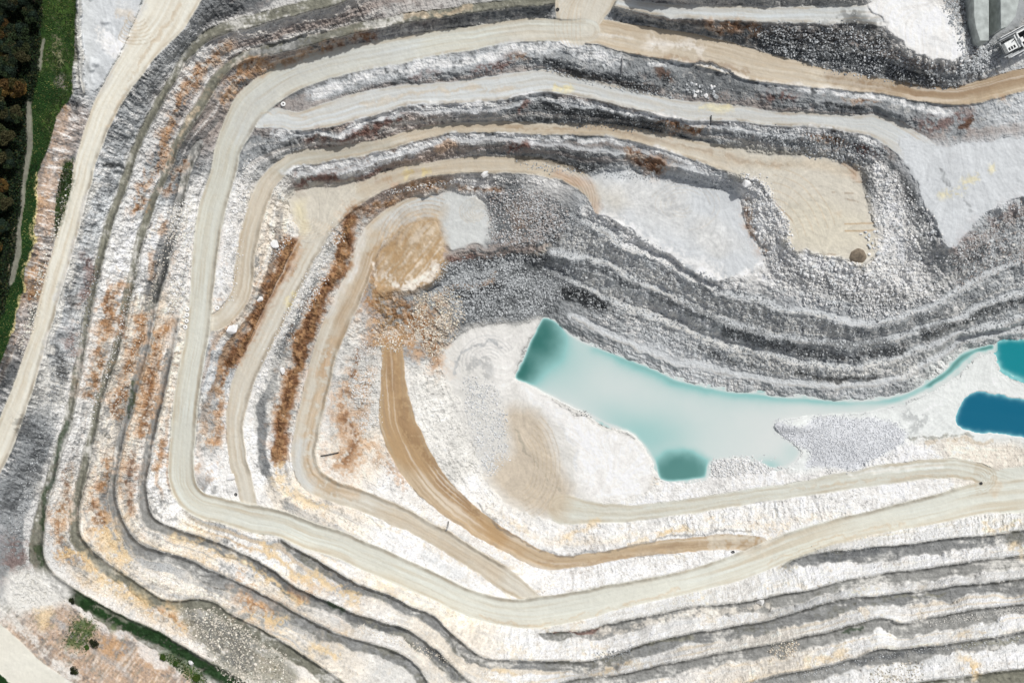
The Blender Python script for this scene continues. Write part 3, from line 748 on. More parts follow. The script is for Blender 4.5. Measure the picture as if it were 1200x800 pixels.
for pts, w in [
    ([(365, 112), (395, 100), (425, 92), (475, 82), (525, 74), (575, 66), (600, 55), (650, 54), (690, 63), (725, 74)], 17), ([(760, 76), (820, 76), (860, 86), (920, 102), (980, 106), (1050, 120), (1110, 132)], 8),
    ([(318, 156), (350, 158), (400, 158), (430, 142), (480, 127), (540, 123), (600, 118), (640, 114), (700, 124), (760, 135), (830, 144)], 8), ([(850, 148), (900, 153), (970, 152), (1030, 170)], 12),
    ([(330, 202), (400, 192), (450, 182), (500, 166), (560, 160), (620, 162), (700, 165), (760, 172), (820, 198), (850, 206)], 9), ([(400, 205), (440, 195), (480, 180)], 12),
]:
    paint('greywhite', pts, w, 0.85, -0.15)
    paint('white', pts, w * 0.6, 0.6, 0.2)
paint('white', [(690, 252), (730, 276), (770, 298), (810, 322), (850, 330), (885, 320), (905, 308), (950, 306), (1010, 316)], 18, 0.8, 0.0)
paint('white', [(905, 318), (970, 325), (1040, 330), (1075, 330)], 40, 0.9, -0.3)
paint('white', [(880, 215), (900, 245), (915, 280), (905, 305)], 20, 0.8, -0.2)
paint('white', [(1120, 300), (1160, 275), (1200, 255)], 22, 0.5, 0.2)
paint('pale', [(660, 275), (720, 300), (800, 345), (900, 375), (980, 390)], 30, 0.55, 0.15)
paint('pale', [(690, 330), (780, 372), (880, 420), (980, 440), (1060, 430)], 24, 0.6, 0.1)
# grime, dark wet rock
paint('black', [(905, 45), (960, 45), (1000, 30), (1030, 45)], 30, 0.75, 0.05, None, 0.5)
paint('black', [(980, 60), (1020, 70), (1060, 90), (1090, 98)], 22, 0.7, 0.1, None, 0.5)
paint('black', [(740, 24), (790, 28), (820, 30)], 9, 0.6, 0.2)
paint('black', [(640, 70), (670, 82), (700, 92), (740, 104), (770, 108)], 12, 0.8, -0.05)
paint('black', [(640, 122), (680, 132), (720, 140), (770, 150)], 14, 0.75, 0.0)
paint('black', [(610, 186), (650, 190), (690, 197)], 8, 0.8, 0.0)
paint('black', [(970, 120), (1010, 128)], 7, 0.7, 0.0)
paint('black', [(632, 258), (648, 268), (650, 280)], 20, 0.75, 0.0)
paint('black', [(560, 308), (600, 300), (640, 300)], 11, 0.7, 0.15)
paint('pinkgrey', [(525, 297), (560, 299), (600, 294), (645, 290)], 10, 0.85, 0.0)
paint('redbr', [(530, 300), (560, 303)], 6, 0.6, 0.2)
paint('black', [(530, 345), (560, 342), (585, 335)], 14, 0.8, 0.0)
paint('black', [(660, 340), (685, 352), (705, 360)], 20, 0.95, -0.35)
paint('dgrey', [(620, 310), (660, 322)], 16, 0.7, 0.0)
paint('dgrey', [(690, 308), (740, 335), (800, 360), (870, 388), (960, 402), (1040, 400)], 11, 0.7, 0.1)
paint('black', [(850, 390), (900, 402), (960, 415), (1020, 418), (1060, 405)], 13, 0.7, 0.15)
paint('black', [(1085, 392), (1120, 378), (1160, 362), (1200, 350)], 12, 0.75, -0.05)
paint('black', [(820, 412), (850, 422), (880, 425)], 8, 0.7, 0.1)
paint('black', [(930, 438), (980, 446), (1030, 445)], 6, 0.8, 0.1)
paint('black', [(1052, 212), (1066, 235)], 18, 0.8, 0.0)
paint('dgrey', [(1068, 240), (1085, 262)], 10, 0.5, 0.1)
paint('dgrey', [(1125, 305), (1150, 285), (1200, 255)], 22, 0.5, 0.3)
paint('redbr', [(1125, 290), (1170, 260), (1195, 245)], 16, 0.5, 0.3)
paint('black', [(1140, 305), (1150, 295)], 12, 0.7, 0.1)
paint('dgrey', [(905, 310), (940, 325), (1000, 345), (1050, 350)], 26, 0.5, 0.25)
paint('white', [(1028, 195), (1040, 215), (1046, 250), (1052, 280), (1062, 310)], 26, 0.98, -0.6, None, 0.6)
paint('redbr', [(100, 305), (104, 330), (98, 350)], 13, 0.75, 0.1)
paint('redbr', [(85, 395), (90, 410)], 13, 0.6, 0.15)
paint('black', [(75, 335), (82, 350)], 14, 0.6, 0.2)
paint('black', [(60, 405), (70, 420), (72, 440)], 18, 0.75, 0.0)
paint('black', [(30, 500), (50, 520), (35, 550), (10, 590)], 30, 0.6, 0.25, fall * 0.7 + patch2 * 0.5)
paint('black', [(125, 190), (140, 195)], 8, 0.9, -0.1)
paint('dgrey', [(240, 20), (270, 8), (300, 0)], 14, 0.6, 0.1)
paint('redbr', [(18, 640), (28, 650), (12, 665)], 26, 0.55, 0.2)
paint('mid', [(160, 125), (190, 80), (220, 45)], 18, 0.5, 0.2, fall)
paint('pale', [(110, 215), (100, 245), (80, 320), (60, 390), (48, 440)], 11, 0.8, -0.1)
# benches: mud, weed, gravel
for pts, c, w in [
    ([(205, 90), (160, 170), (130, 265), (100, 395)], 'olive', 4), ([(78, 495), (55, 575), (47, 620)], 'dgreen', 7), ([(60, 676), (89, 697)], 'black', 8), ([(89, 697), (125, 719), (175, 743), (225, 771), (275, 799)], 'dgreen', 15),
    ([(235, 125), (215, 158)], 'tan', 4), ([(185, 225), (165, 285)], 'olive', 5), ([(95, 640), (130, 668), (185, 704)], 'olive', 9), ([(205, 270), (192, 315), (182, 350)], 'black', 9), ([(160, 445), (150, 485)], 'dgreen', 8),
    ([(145, 622), (165, 642), (190, 650)], 'benchd', 9), ([(240, 665), (265, 680), (300, 697), (355, 730), (420, 757), (480, 782)], 'benchd', 9), ([(300, 660), (350, 693), (410, 722), (470, 740)], 'dgrey', 9), ([(385, 708), (400, 715)], 'dgreen', 9),
    ([(500, 760), (540, 795)], 'dgrey', 9), ([(400, 38), (350, 51), (300, 64)], 'benchd', 9), ([(370, 45), (405, 37)], 'olive', 7), ([(475, 22), (500, 18)], 'tan', 7), ([(510, 17), (520, 14), (550, 9)], 'tan', 7),
    ([(740, 758), (765, 753), (815, 745)], 'olive', 6), ([(990, 738), (1010, 733)], 'dgreen', 5), ([(1045, 702), (1060, 699), (1110, 693)], 'olive', 4), ([(1130, 757), (1160, 752), (1200, 748)], 'olive', 6), ([(650, 742), (680, 742), (705, 736)], 'redbr', 4),
    ([(960, 652), (1030, 645)], 'dgrey', 8), ([(1000, 776), (1090, 762)], 'dgrey', 8), ([(200, 690), (215, 700)], 'dbrown', 8), ([(45, 640), (50, 660)], 'dgreen', 8),
]:
    paint(c, pts, w, 0.75, -0.1, None, 0.5, [BENCH])
_paint('dgreen', [(100, 706), (125, 720), (175, 743), (225, 771), (285, 803)], 15, 0.9, -0.3, hf, 0.4, [BENCH], 2.0)
_paint('olive', [(110, 708), (150, 728)], 4, 0.6, 0.0, hf, 0.6, [BENCH], 2.0)
# rubble-strewn ends of the benches
blot('olive', [(208, 712), (245, 712), (300, 745), (350, 785), (340, 810), (270, 790), (225, 745)], 0.75, -0.1, hf)
blot('dgrey', [(215, 715), (245, 715), (300, 750), (300, 790), (260, 775)], 0.6, 0.3, hf)
# south-west slope
blot('pale', [(10, 670), (45, 665), (80, 685), (85, 700), (55, 712), (25, 718), (5, 700)], 0.95, None)
blot('gold', [(42, 715), (60, 712), (62, 735), (48, 740)], 0.6, 0.0)
blot('pale', [(0, 720), (25, 725), (70, 770), (98, 798), (80, 800), (20, 742)], 0.7, 0.0)
blot('green', [(88, 725), (112, 728), (110, 745), (95, 760), (75, 755)], 0.85, 0.1, fall * 0.5 + patch2 * 0.4)
blot('green', [(125, 728), (140, 735), (132, 742)], 0.7, 0.0)
blot('ochre', [(118, 745), (150, 745), (155, 765), (140, 775), (118, 765)], 0.6, 0.1)
blot('pale', [(150, 760), (165, 752), (150, 785), (135, 785)], 0.5, 0.2, fall)
blot('green', [(185, 765), (200, 765), (235, 785), (245, 800), (225, 800)], 0.75, 0.1)
# west bank
blot('dgreen', [(86, 185), (84, 220), (75, 250), (64, 280), (66, 230), (74, 195)], 0.9, 0.0)
blot('dgreen', [(50, 325), (38, 370), (33, 385), (40, 345), (52, 310)], 0.9, 0.0)
blot('black', [(80, 120), (95, 118), (90, 140)], 0.8, 0.0)
blot('rust', [(32, 340), (38, 345), (36, 362), (28, 355)], 0.9, 0.0)
blot('ochre', [(72, 122), (80, 124), (78, 138)], 0.8, 0.0)
blot('ochre', [(42, 222), (60, 225), (56, 245), (42, 245)], 0.6, 0.0)
blot('black', [(0, 430), (10, 420), (8, 450), (0, 470)], 0.7, 0.1)
paint('pale', [(92, -60), (92, 30), (94, 70), (96, 105)], 6, 0.95, None)
paint('olive', [(87, 20), (87, 70), (84, 110)], 5, 0.8, None)
# grass: tufts and dry streaks
g = (cls == GRASS)
gcol = P['green'] * (1 + 0.35 * patch2 + 0.3 * patch)[..., None]
gcol = gcol + (P['tan'] * 0.55 - gcol) * (0.55 * sstep(0.5, 1.3, fbm(4, 501, 3, 0.8) + 0.5 * gauss(68, 70, 25, 60)))[..., None]
dk = sstep(-0.2, 0.8, fbm(35, 521, 3) + 0.9 * sstep(150, 320, vv))
gcol = gcol * (1 - dk[..., None]) + P['dgreen'] * 1.25 * dk[..., None]
col = np.where(g[..., None], gcol, col)
blot('tan', [(62, 40), (72, 40), (76, 75), (60, 70)], 0.35, 0.4, patch2, 10, [GRASS])
blot('pinkgrey', [(62, 90), (78, 90), (76, 105), (64, 105)], 0.6, 0.0, None, 10, [GRASS])
paint('yellow', [(43, 205), (40, 260), (39, 285), (31, 300), (28, 335), (18, 365), (12, 395)], 2.5, 0.8, -0.3)
paint('tan', [(16, 265), (11, 300), (8, 320)], 2, 0.8, -0.2, None, 0.4, [GRASS, WOOD])

# ---- roads -----------------------------------------------------------------------
RD = [ROAD, RIM, FLOOR]
paint('edge', [(300, 345), (285, 380), (262, 378)], 18, 0.4, None, None, 0.6, RD)
paint('tan', [(282, 345), (287, 310), (296, 262), (306, 230), (322, 206)], 16, 0.4, None, None, 0.6, RD)
paint('olive', [(325, 203), (350, 188), (400, 180), (450, 170)], 14, 0.35, None, None, 0.8, RD)
paint('tan', [(480, 160), (560, 149), (640, 150), (720, 154), (800, 172), (860, 186), (930, 192), (1000, 200)], 11, 0.45, None, None, 0.8, RD)
paint('dbrown', [(600, 150), (700, 150), (780, 165), (850, 182), (920, 192)], 6, 0.35, 0.0, None, 0.8, RD)
paint('beige', [(330, 350), (300, 410), (277, 470), (276, 540)], 18, 0.4, None, None, 0.6, RD)
paint('brown', [(388, 400), (380, 430), (370, 470), (364, 510), (362, 545), (378, 565), (420, 582)], 13, 0.55, -0.1, None, 0.8, RD)
paint('ochre', [(385, 415), (376, 440)], 12, 0.5, 0.0, None, 0.8, RD)
paint('roadgrey', [(352, 520), (348, 555), (366, 570)], 12, 0.8, None, None, 0.8, RD)
paint('pale', [(428, 275), (418, 310), (400, 340), (388, 365)], 7, 0.7, None, None, 0.8, RD)
paint('brown', [(432, 310), (412, 350), (394, 400)], 14, 0.55, None, None, 0.8, RD)
paint('tan', [(440, 280), (465, 262), (490, 250), (515, 250)], 14, 0.6, None, None, 0.8, RD)
paint('brown', [(436, 302), (452, 285), (480, 268), (512, 258)], 5, 0.8, None, None, 0.8, RD)
paint('tan', [(450, 600), (500, 625), (540, 648), (580, 672)], 18, 0.6, None, None, 0.8, RD)
paint('tan', [(430, 222), (470, 206), (530, 192), (600, 190), (650, 198)], 14, 0.5, None, None, 0.8, RD)
paint('yellow', [(480, 203), (500, 199)], 9, 0.7, 0.0, None, 0.8, RD)
paint('yellow', [(348, 345), (342, 360)], 12, 0.7, 0.0, None, 0.8, RD)
paint('pink', [(655, 203), (685, 215), (695, 235), (694, 248)], 12, 0.8, None, None, 0.6, RD)
paint('yellow', [(355, 265), (352, 240)], 14, 0.3, None, None, 0.8, RD)
paint('cream', [(450, 322), (470, 335), (490, 330), (508, 312)], 9, 0.8, -0.1)
paint('cream', [(437, 312), (440, 335)], 6, 0.8, 0.0)
tab2 = np.random.default_rng(15).standard_normal((90, 400)).astype(np.float32)


def streaks(ang, across, along):
    """long streaks at an angle on the ground"""
    c_, s_ = math.cos(math.radians(ang)), math.sin(math.radians(ang))
    a = np.abs((uu + warp_u) * c_ + (vv + warp_v) * s_ + 400) / along % 88
    b = np.abs(-(uu + warp_u) * s_ + (vv + warp_v) * c_ + 900) / across % 398
    ai, bi = a.astype(int), b.astype(int)
    fa, fb = a - ai, b - bi
    return (tab2[ai, bi] * (1 - fb) + tab2[ai, bi + 1] * fb) * (1 - fa) + (tab2[ai + 1, bi] * (1 - fb) + tab2[ai + 1, bi + 1] * fb) * fa


st = streaks(-50, 2.2, 26)
MOUND = [(436, 330), (442, 305), (455, 288), (478, 270), (510, 261), (521, 280), (523, 300), (514, 322), (495, 336), (470, 337), (450, 345)]
blot('tan', MOUND, 0.5, 0.2, st + 0.6 * hf, 14)
blot('cream', [(448, 335), (470, 338), (498, 336), (514, 318), (522, 302), (512, 306), (495, 322), (470, 328)], 0.8, 0.0, None, 6)
blot('cream', MOUND, 0.35, 0.9, st + 0.5 * hf, 14)
blot('tan', [(440, 285), (480, 258), (515, 252), (520, 270), (470, 285), (445, 310)], 0.6, 0.1, None, 20)
blot('dbrown', [(432, 320), (440, 300), (470, 275), (480, 280), (455, 300), (445, 325)], 0.4, 0.3, st, 14)
blot('tan', [(470, 545), (500, 560), (540, 600), (570, 632), (540, 612), (490, 585), (455, 540)], 0.8, None, None, 14, RD)
paint('dbrown', [(470, 470), (482, 505), (505, 540), (535, 580), (560, 605)], 16, 0.55, 0.0, None, 0.8, RD)
paint('dbrown', [(455, 400), (460, 450)], 18, 0.5, 0.0, None, 0.8, RD)
_paint('ochre', [(440, 398), (462, 396), (482, 402)], 26, 0.8, 0.0, hf2, 0.8)
_paint('cream', [(440, 392), (462, 388), (482, 396)], 20, 0.7, 0.3, -hf2, 0.8)
paint('tan', [(600, 640), (650, 658), (720, 650), (800, 639), (880, 635)], 20, 0.5, None, None, 0.8, RD)
paint('dbrown', [(630, 660), (700, 658), (780, 642), (850, 634)], 4, 0.55, 0.1, None, 0.8, RD)
paint('tan', [(620, 655), (700, 652), (780, 640), (870, 634)], 14, 0.45, None, None, 0.8, RD)
paint('tan', [(700, 42), (760, 56), (850, 74), (940, 92), (1000, 98), (1080, 110), (1130, 112), (1200, 94)], 24, 0.6, None, None, 0.7, RD)
paint('beige', [(700, 42), (760, 56), (850, 74), (940, 92), (1000, 99)], 34, 0.45, None, None, 0.8, RD)
paint('dbrown', [(740, 66), (800, 72), (880, 84)], 6, 0.5, 0.0, None, 0.7, RD)
paint('dbrown', [(980, 92), (1060, 106), (1130, 110), (1170, 98), (1210, 90)], 14, 0.6, None, None, 0.8, RD)
paint('white', [(760, 50), (800, 55), (820, 62)], 14, 0.5, 0.0, None, 0.9, RD)
paint('roadgrey', [(480, 58), (400, 72), (345, 90), (300, 122), (280, 155)], 22, 0.55, None, None, 0.8, [ROAD])
paint('beige', [(600, 36), (650, 38), (690, 40)], 20, 0.7, None, None, 0.8, RD)
paint('yellow', [(650, 102), (665, 102)], 9, 0.6, 0.0, None, 0.8, RD)
paint('yellow', [(820, 124), (850, 127)], 12, 0.45, 0.0, None, 0.8, RD)
paint('tan', [(420, 125), (480, 112), (540, 105), (600, 103)], 6, 0.5, 0.0, None, 0.8, RD)
paint('tan', [(305, 135), (360, 138)], 3, 0.5, 0.0, None, 0.8, RD)
paint('yellow', [(1105, 230), (1120, 228), (1132, 215), (1140, 210)], 10, 0.5, -0.1, None, 0.8, RD)
paint('yellow', [(1160, 200), (1165, 196)], 9, 0.5, 0.0, None, 0.8, RD)
paint('mid', [(1100, 195), (1110, 215), (1114, 222)], 4, 0.7, -0.2, None, 0.6, RD)
paint('mid', [(1126, 235), (1136, 250)], 4, 0.6, -0.2, None, 0.6, RD)
blot('yellow', [(922, 245), (960, 235), (1010, 255), (1018, 290), (985, 298), (930, 290)], 0.08, None, None, 24, RD)
blot('pink', [(985, 188), (1005, 195), (1008, 212), (995, 205)], 0.6, 0.0)
blot('tan', [(978, 250), (985, 246), (984, 256)], 0.6, None, None, 5)
for y in (262.5, 271):
    paint('brown', [(990, y), (1025, y - 1)], 1.6, 0.8, None, None, 0.6, RD, 0.4)
paint('white', [(715, 255), (760, 285), (800, 305), (840, 318)], 20, 0.6, -0.1, None, 0.7, RD)
paint('pale', [(730, 225), (800, 250), (840, 290)], 50, 0.5, 0.0, big, 0.7, RD)
paint('beige', [(700, 225), (720, 235)], 28, 0.6, None, None, 0.8, RD)
blot('tan', [(592, 480), (620, 478), (640, 500), (655, 545), (670, 575), (660, 605), (625, 602), (590, 580), (572, 560), (580, 540), (600, 530)], 0.75, None, None, 18, RD)
paint('olive', [(605, 500), (622, 535), (640, 560), (658, 575)], 3, 0.4, 0.0, None, 0.6, RD)
paint('greywhite', [(625, 470), (650, 485), (668, 512), (675, 520), (678, 550)], 5, 0.9, -0.2, None, 0.5, RD)
blot('white', [(612, 452), (660, 475), (710, 500), (745, 520), (768, 555), (750, 580), (700, 585), (680, 570), (675, 525), (650, 490), (620, 468)], 0.95, None, None, 10, RD)
blot('white', [(545, 390), (600, 385), (628, 380), (605, 440), (590, 470), (560, 430)], 0.35, None, None, 20, RD)
paint('grey', [(537, 435), (543, 415), (560, 405), (578, 403), (592, 410)], 3.5, 0.7, -0.2, None, 0.5, RD)
paint('mid', [(552, 430), (565, 425), (570, 440)], 14, 0.45, 0.1)
paint('white', [(1000, 555), (1100, 543)], 6, 0.4, 0.0, None, 0.8, RD)
paint('tan', [(1160, 552), (1170, 565), (1165, 580)], 6, 0.5, 0.0, None, 0.8, RD)
paint('tan', [(930, 574), (1050, 560), (1130, 556), (1150, 566)], 4, 0.5, 0.0, None, 0.8, RD)
paint('tan', [(900, 660), (950, 640), (1000, 625), (1060, 614)], 3, 0.5, 0.0, None, 0.8, RD)
paint('tan', [(560, 722), (620, 734), (700, 716), (800, 692)], 3, 0.6, 0.0, None, 0.8, RD)
paint('white', [(1100, 17), (1080, 30), (1060, 20)], 18, 0.6, None, None, 0.8)
paint('greywhite', [(1090, 50), (1110, 55)], 12, 0.4, 0.1)
blot('gravel', [(905, 492), (925, 494), (940, 500), (960, 488), (1040, 492), (1062, 505), (1055, 520), (1000, 550), (945, 545), (950, 528), (912, 508)], 0.95, None, None, 5)
paint('mid', [(1060, 485), (1080, 492), (1072, 505)], 14, 0.5, 0.2, None, 0.6, [FLOOR])
paint('olive', [(1065, 514), (1100, 512), (1140, 510)], 4, 0.6, 0.0)
paint('tan', [(1080, 518), (1120, 516), (1160, 516)], 6, 0.6, 0.1)
paint('pale', [(145, 10), (160, 25), (150, 40)], 20, 0.3, 0.0)
paint('tan', [(140, 15), (155, 20), (160, 40), (150, 45)], 10, 0.4, 0.1)
paint('tan', [(215, 5), (185, 40), (160, 80), (140, 115), (125, 148)], 5, 0.55, 0.0, None, 0.6, RD)
paint('white', [(120, 40), (130, 60), (140, 50)], 16, 0.8, 0.0)
paint('grey', [(110, 80), (120, 85)], 12, 0.5, 0.0)

def arc(c, u, v, ru, rv, a0, a1, wdt=1.6, k=0.5, n=9):
    pts = [(u + ru * math.cos(math.radians(a)), v + rv * math.sin(math.radians(a))) for a in np.linspace(a0, a1, n)]
    paint(c, pts, wdt, k, -0.2, None, 0.7, RD, 0.5)


for k in range(7):                               # turning loops of the loaders
    arc('edge', 560, 248, 4 + 3 * k, 3 + 2.2 * k, 20 * k, 20 * k + 300, 1.3, 0.35)
    arc('edge', 800, 240, 8 + 6 * k, 6 + 4 * k, 40 * k, 40 * k + 200, 1.5, 0.22)
    arc('dbrown', 655, 235, 24 + 3 * k, 26 + 3 * k, -75, 10, 1.2, 0.35)
    arc('tan', 900, 300, 30 + 9 * k, 50 + 9 * k, -85, -20, 1.5, 0.55)
    arc('edge', 610, 545, 16 + 5 * k, 30 + 6 * k, -60, 80, 1.4, 0.45)
    arc('grey', 572, 425, 10 + 4 * k, 8 + 4 * k, 160, 330, 1.4, 0.35)
    arc('brown', 500, 300, 30 + 5 * k, 40 + 5 * k, 190, 290, 1.5, 0.5)
    arc('edge', 160, 20 + 4 * k, 10 + 2 * k, 8, 20, 220, 1.5, 0.5)
    arc('tan', 360, 250, 10 + 4 * k, 12 + 3 * k, 30, 160, 1.4, 0.45)
    arc('edge', 1140, 560, 10 + 3 * k, 6 + 2.5 * k, -80, 80, 1.4, 0.5)
    arc('tan', 690, 30, 10 + 5 * k, 40, 120, 250, 1.4, 0.5)
    arc('greywhite', 1145, 210, 20 + 7 * k, 24 + 6 * k, 100, 230, 1.6, 0.4)
for (a, b, c2, d) in [(985, 190, 1003, 205), (975, 225, 1000, 226), (990, 232, 1006, 236), (1000, 213, 1014, 213), (962, 297, 978, 298), (905, 235, 930, 260)]:
    paint('dbrown', [(a, b), (c2, d)], 2.0, 0.45, -0.1, None, 0.6, RD, 0.6)
paint('pale', [(700, 40), (740, 46)], 6, 0.4, 0.0)
paint('dgrey', [(560, 592), (600, 628), (640, 648), (700, 646), (760, 634), (830, 625), (880, 622)], 3.5, 0.5, -0.2)

_paint('beige', [(838, 637), (900, 632)], 26, 0.75, 0.0, hf, 0.9, RD)
_paint('beige', [(1040, 101), (960, 92)], 16, 0.4, 0.1, hf, 0.9, RD)
_paint('ochre', [(432, 345), (450, 372), (470, 380), (505, 372)], 40, 0.75, 0.2, hf2, 0.8, NF)
_paint('brown', [(446, 338), (452, 365), (460, 402)], 30, 0.8, 0.0, hf2, 0.9, NF)
_paint('rust', [(440, 355), (470, 372), (500, 390)], 34, 0.7, 0.55, hf2, 0.8, NF)
_paint('pinkgrey', [(425, 350), (440, 380), (430, 410)], 24, 0.6, 0.2, -hf2, 0.8, NF)
_paint('ochre', [(430, 440), (425, 500), (440, 530), (470, 560)], 22, 0.6, 0.3, hf2, 0.8, NF)

# wheel tracks: streaks along every road, from its own run
road = np.isin(cls, [ROAD, RIM])
ti = (lane_s / 46.0)
tr = np.zeros((H, W), np.float32)
r2 = np.random.default_rng(5)
tab = r2.standard_normal((64, 160)).astype(np.float32)
tab = (tab + np.roll(tab, 1, 1) * 0.7)


def track(k_d, k_s, off):
    x = np.clip((lane_d + 45) * k_d + off, 0, 158)
    y = (lane_s / k_s) % 62
    xi, yi = x.astype(int), y.astype(int)
    fx, fy = x - xi, y - yi
    a = tab[yi, xi] * (1 - fx) + tab[yi, xi + 1] * fx
    b = tab[yi + 1, xi] * (1 - fx) + tab[yi + 1, xi + 1] * fx
    return a * (1 - fy) + b * fy


tr = 0.6 * track(1.1, 60, 0) + 0.5 * track(0.45, 110, 7)
dusty = np.array([0.035, 0.048, 0.065], np.float32) * 1.0
tr = tr * np.clip(0.8 + 0.9 * fbm(50, 641, 3), 0.1, 2)
col = np.where(road[..., None], col * (1 + 0.035 * patch2 + 0.03 * fbm(40, 651, 3))[..., None], col)
col = np.where(road[..., None], col * np.clip(1 - tr[..., None] * dusty, 0.5, 1.2), col)
brn = sstep(0.22, 0.5, (col[..., 0] - col[..., 2]) / (col[..., 0] + 1e-4)) * road
bt = (0.42 * brn * sstep(0.0, 1.6, tr))[..., None]
col = col * (1 - bt) + P['dbrown'] * bt
bt = (0.45 * brn * sstep(0.2, 1.6, -tr))[..., None]
col = col * (1 - bt) + P['cream'] * bt
edge = np.where(road, np.clip(tr, 0, 2) * 0.16, 0)[..., None]
col = col * (1 - edge) + P['tan'] * edge
xr = np.random.default_rng(8)
mk = np.zeros((H, W), np.float32)
for k in range(16):
    c0, am, f1, ph, s_0, s_1 = xr.uniform(-9, 9), xr.uniform(1, 5), xr.uniform(0.008, 0.03), xr.uniform(0, 6), xr.uniform(0, 900), 0
    ctr = c0 + am * np.sin(lane_s * f1 + ph) + 0.02 * (lane_s - s_0) * xr.uniform(-1, 1)
    on = (np.abs(lane_s - s_0 - 160) < xr.uniform(80, 300))
    for o_ in (-3.2, 3.2):
        mk += np.exp(-((lane_d - ctr - o_) / 0.7) ** 2) * on * xr.uniform(0.4, 1)
mk = np.clip(mk, 0, 1.2) * road * np.clip(0.8 + 0.6 * patch2, 0.2, 1.4)
col = col * (1 - mk[..., None] * np.array([0.07, 0.09, 0.12], np.float32))
# loop tracks of machines on the floors
fl = np.isin(cls, [FLOOR])
lines = lic(blur(np.roll(white_n, 31, 1), 1), -gauss(0, 0, 1, 1) * 0 + np.cos(fbm(120, 601, 2) * 3).astype(np.float32), np.sin(fbm(120, 601, 2) * 3).astype(np.float32), 14)
col = np.where(fl[..., None], col * np.clip(1 + 0.035 * lines + 0.05 * patch + 0.03 * speck, 0.6, 1.2)[..., None], col)
ot = np.isin(cls, [BENCH, BANK, PATH])
col = np.where(ot[..., None], col * np.clip(1 + 0.16 * patch2 + 0.12 * speck + 0.1 * strat, 0.4, 1.4)[..., None], col)
col = np.clip(col * (1 + 0.03 * big)[..., None], 0.008, 0.80)

# ------------------------------------------------------------------ materials
def new_mat(name):
    m = bpy.data.materials.new(name)
    m.use_nodes = True
    nt = m.node_tree
    return m, nt, nt.nodes['Principled BSDF']


def ground_mat(name, bump, scale, grain, rough=0.95):
    m, nt, bs = new_mat(name)
    N, L = nt.nodes, nt.links
    at = N.new('ShaderNodeAttribute'); at.attribute_name = 'stone'
    tc = N.new('ShaderNodeTexCoord')
    n1 = N.new('ShaderNodeTexNoise'); n1.inputs['Scale'].default_value = scale; n1.inputs['Detail'].default_value = 6; n1.inputs['Roughness'].default_value = 0.7
    n2 = N.new('ShaderNodeTexNoise'); n2.inputs['Scale'].default_value = scale * 0.22; n2.inputs['Detail'].default_value = 5
    L.new(tc.outputs['Object'], n1.inputs['Vector']); L.new(tc.outputs['Object'], n2.inputs['Vector'])
    mr = N.new('ShaderNodeMapRange'); mr.inputs['From Min'].default_value = 0.25; mr.inputs['From Max'].default_value = 0.75
    mr.inputs['To Min'].default_value = 1 - grain; mr.inputs['To Max'].default_value = 1 + grain * 0.6
    L.new(n1.outputs['Fac'], mr.inputs['Value'])
    mx = N.new('ShaderNodeMix'); mx.data_type = 'RGBA'; mx.blend_type = 'MULTIPLY'; mx.inputs['Factor'].default_value = 1.0
    L.new(at.outputs['Color'], mx.inputs[6]); L.new(mr.outputs['Result'], mx.inputs[7])
    L.new(mx.outputs[2], bs.inputs['Base Color'])
    ad = N.new('ShaderNodeMath'); ad.operation = 'ADD'
    L.new(n1.outputs['Fac'], ad.inputs[0]); L.new(n2.outputs['Fac'], ad.inputs[1])
    bp = N.new('ShaderNodeBump'); bp.inputs['Strength'].default_value = bump; bp.inputs['Distance'].default_value = 0.6
    L.new(ad.outputs[0], bp.inputs['Height']); L.new(bp.outputs['Normal'], bs.inputs['Normal'])
    bs.inputs['Roughness'].default_value = rough
    bs.inputs['Specular IOR Level'].default_value = 0.15
    return m


def plain_mat(name, rgb, rough=0.8, noise=0.25, scale=3.0, metal=0.0, linear=False):
    m, nt, bs = new_mat(name)
    N, L = nt.nodes, nt.links
    c = np.array(rgb) if linear else lin(rgb)
    tc = N.new('ShaderNodeTexCoord')
    n1 = N.new('ShaderNodeTexNoise'); n1.inputs['Scale'].default_value = scale; n1.inputs['Detail'].default_value = 5
    L.new(tc.outputs['Object'], n1.inputs['Vector'])
    cr = N.new('ShaderNodeValToRGB')
    cr.color_ramp.elements[0].position = 0.3; cr.color_ramp.elements[1].position = 0.7
    cr.color_ramp.elements[0].color = (*[float(x) * (1 - noise) for x in c], 1)
    cr.color_ramp.elements[1].color = (*[min(0.85, float(x) * (1 + noise * 0.6)) for x in c], 1)
    L.new(n1.outputs['Fac'], cr.inputs['Fac']); L.new(cr.outputs['Color'], bs.inputs['Base Color'])
    bs.inputs['Roughness'].default_value = rough
    bs.inputs['Metallic'].default_value = metal
    return m


mats = {
    FACE: ground_mat('quarried_limestone', 0.5, 1.3, 0.22), RIM: ground_mat('dusty_road', 0.12, 1.5, 0.05), ROAD: ground_mat('compacted_road', 0.15, 1.6, 0.06),
    BENCH: ground_mat('bench_mud', 0.5, 1.6, 0.2), FLOOR: ground_mat('crushed_floor', 0.25, 1.6, 0.08), BED: ground_mat('pond_silt', 0.1, 0.8, 0.04),
    BANK: ground_mat('bank_soil', 0.5, 1.5, 0.2), GRASS: ground_mat('rough_grass', 0.8, 2.2, 0.45), WOOD: ground_mat('woodland_soil', 0.8, 1.5, 0.4), PATH: ground_mat('dirt_path_soil', 0.4, 1.8, 0.2),
}
names = {FACE: 'quarry_rock_face', RIM: 'rim_road', ROAD: 'haul_road', BENCH: 'quarry_bench', FLOOR: 'quarry_floor', BED: 'pond_bed', BANK: 'outer_ground', GRASS: 'grass_verge', WOOD: 'woodland_ground', PATH: 'dirt_path'}

coll = bpy.context.scene.collection


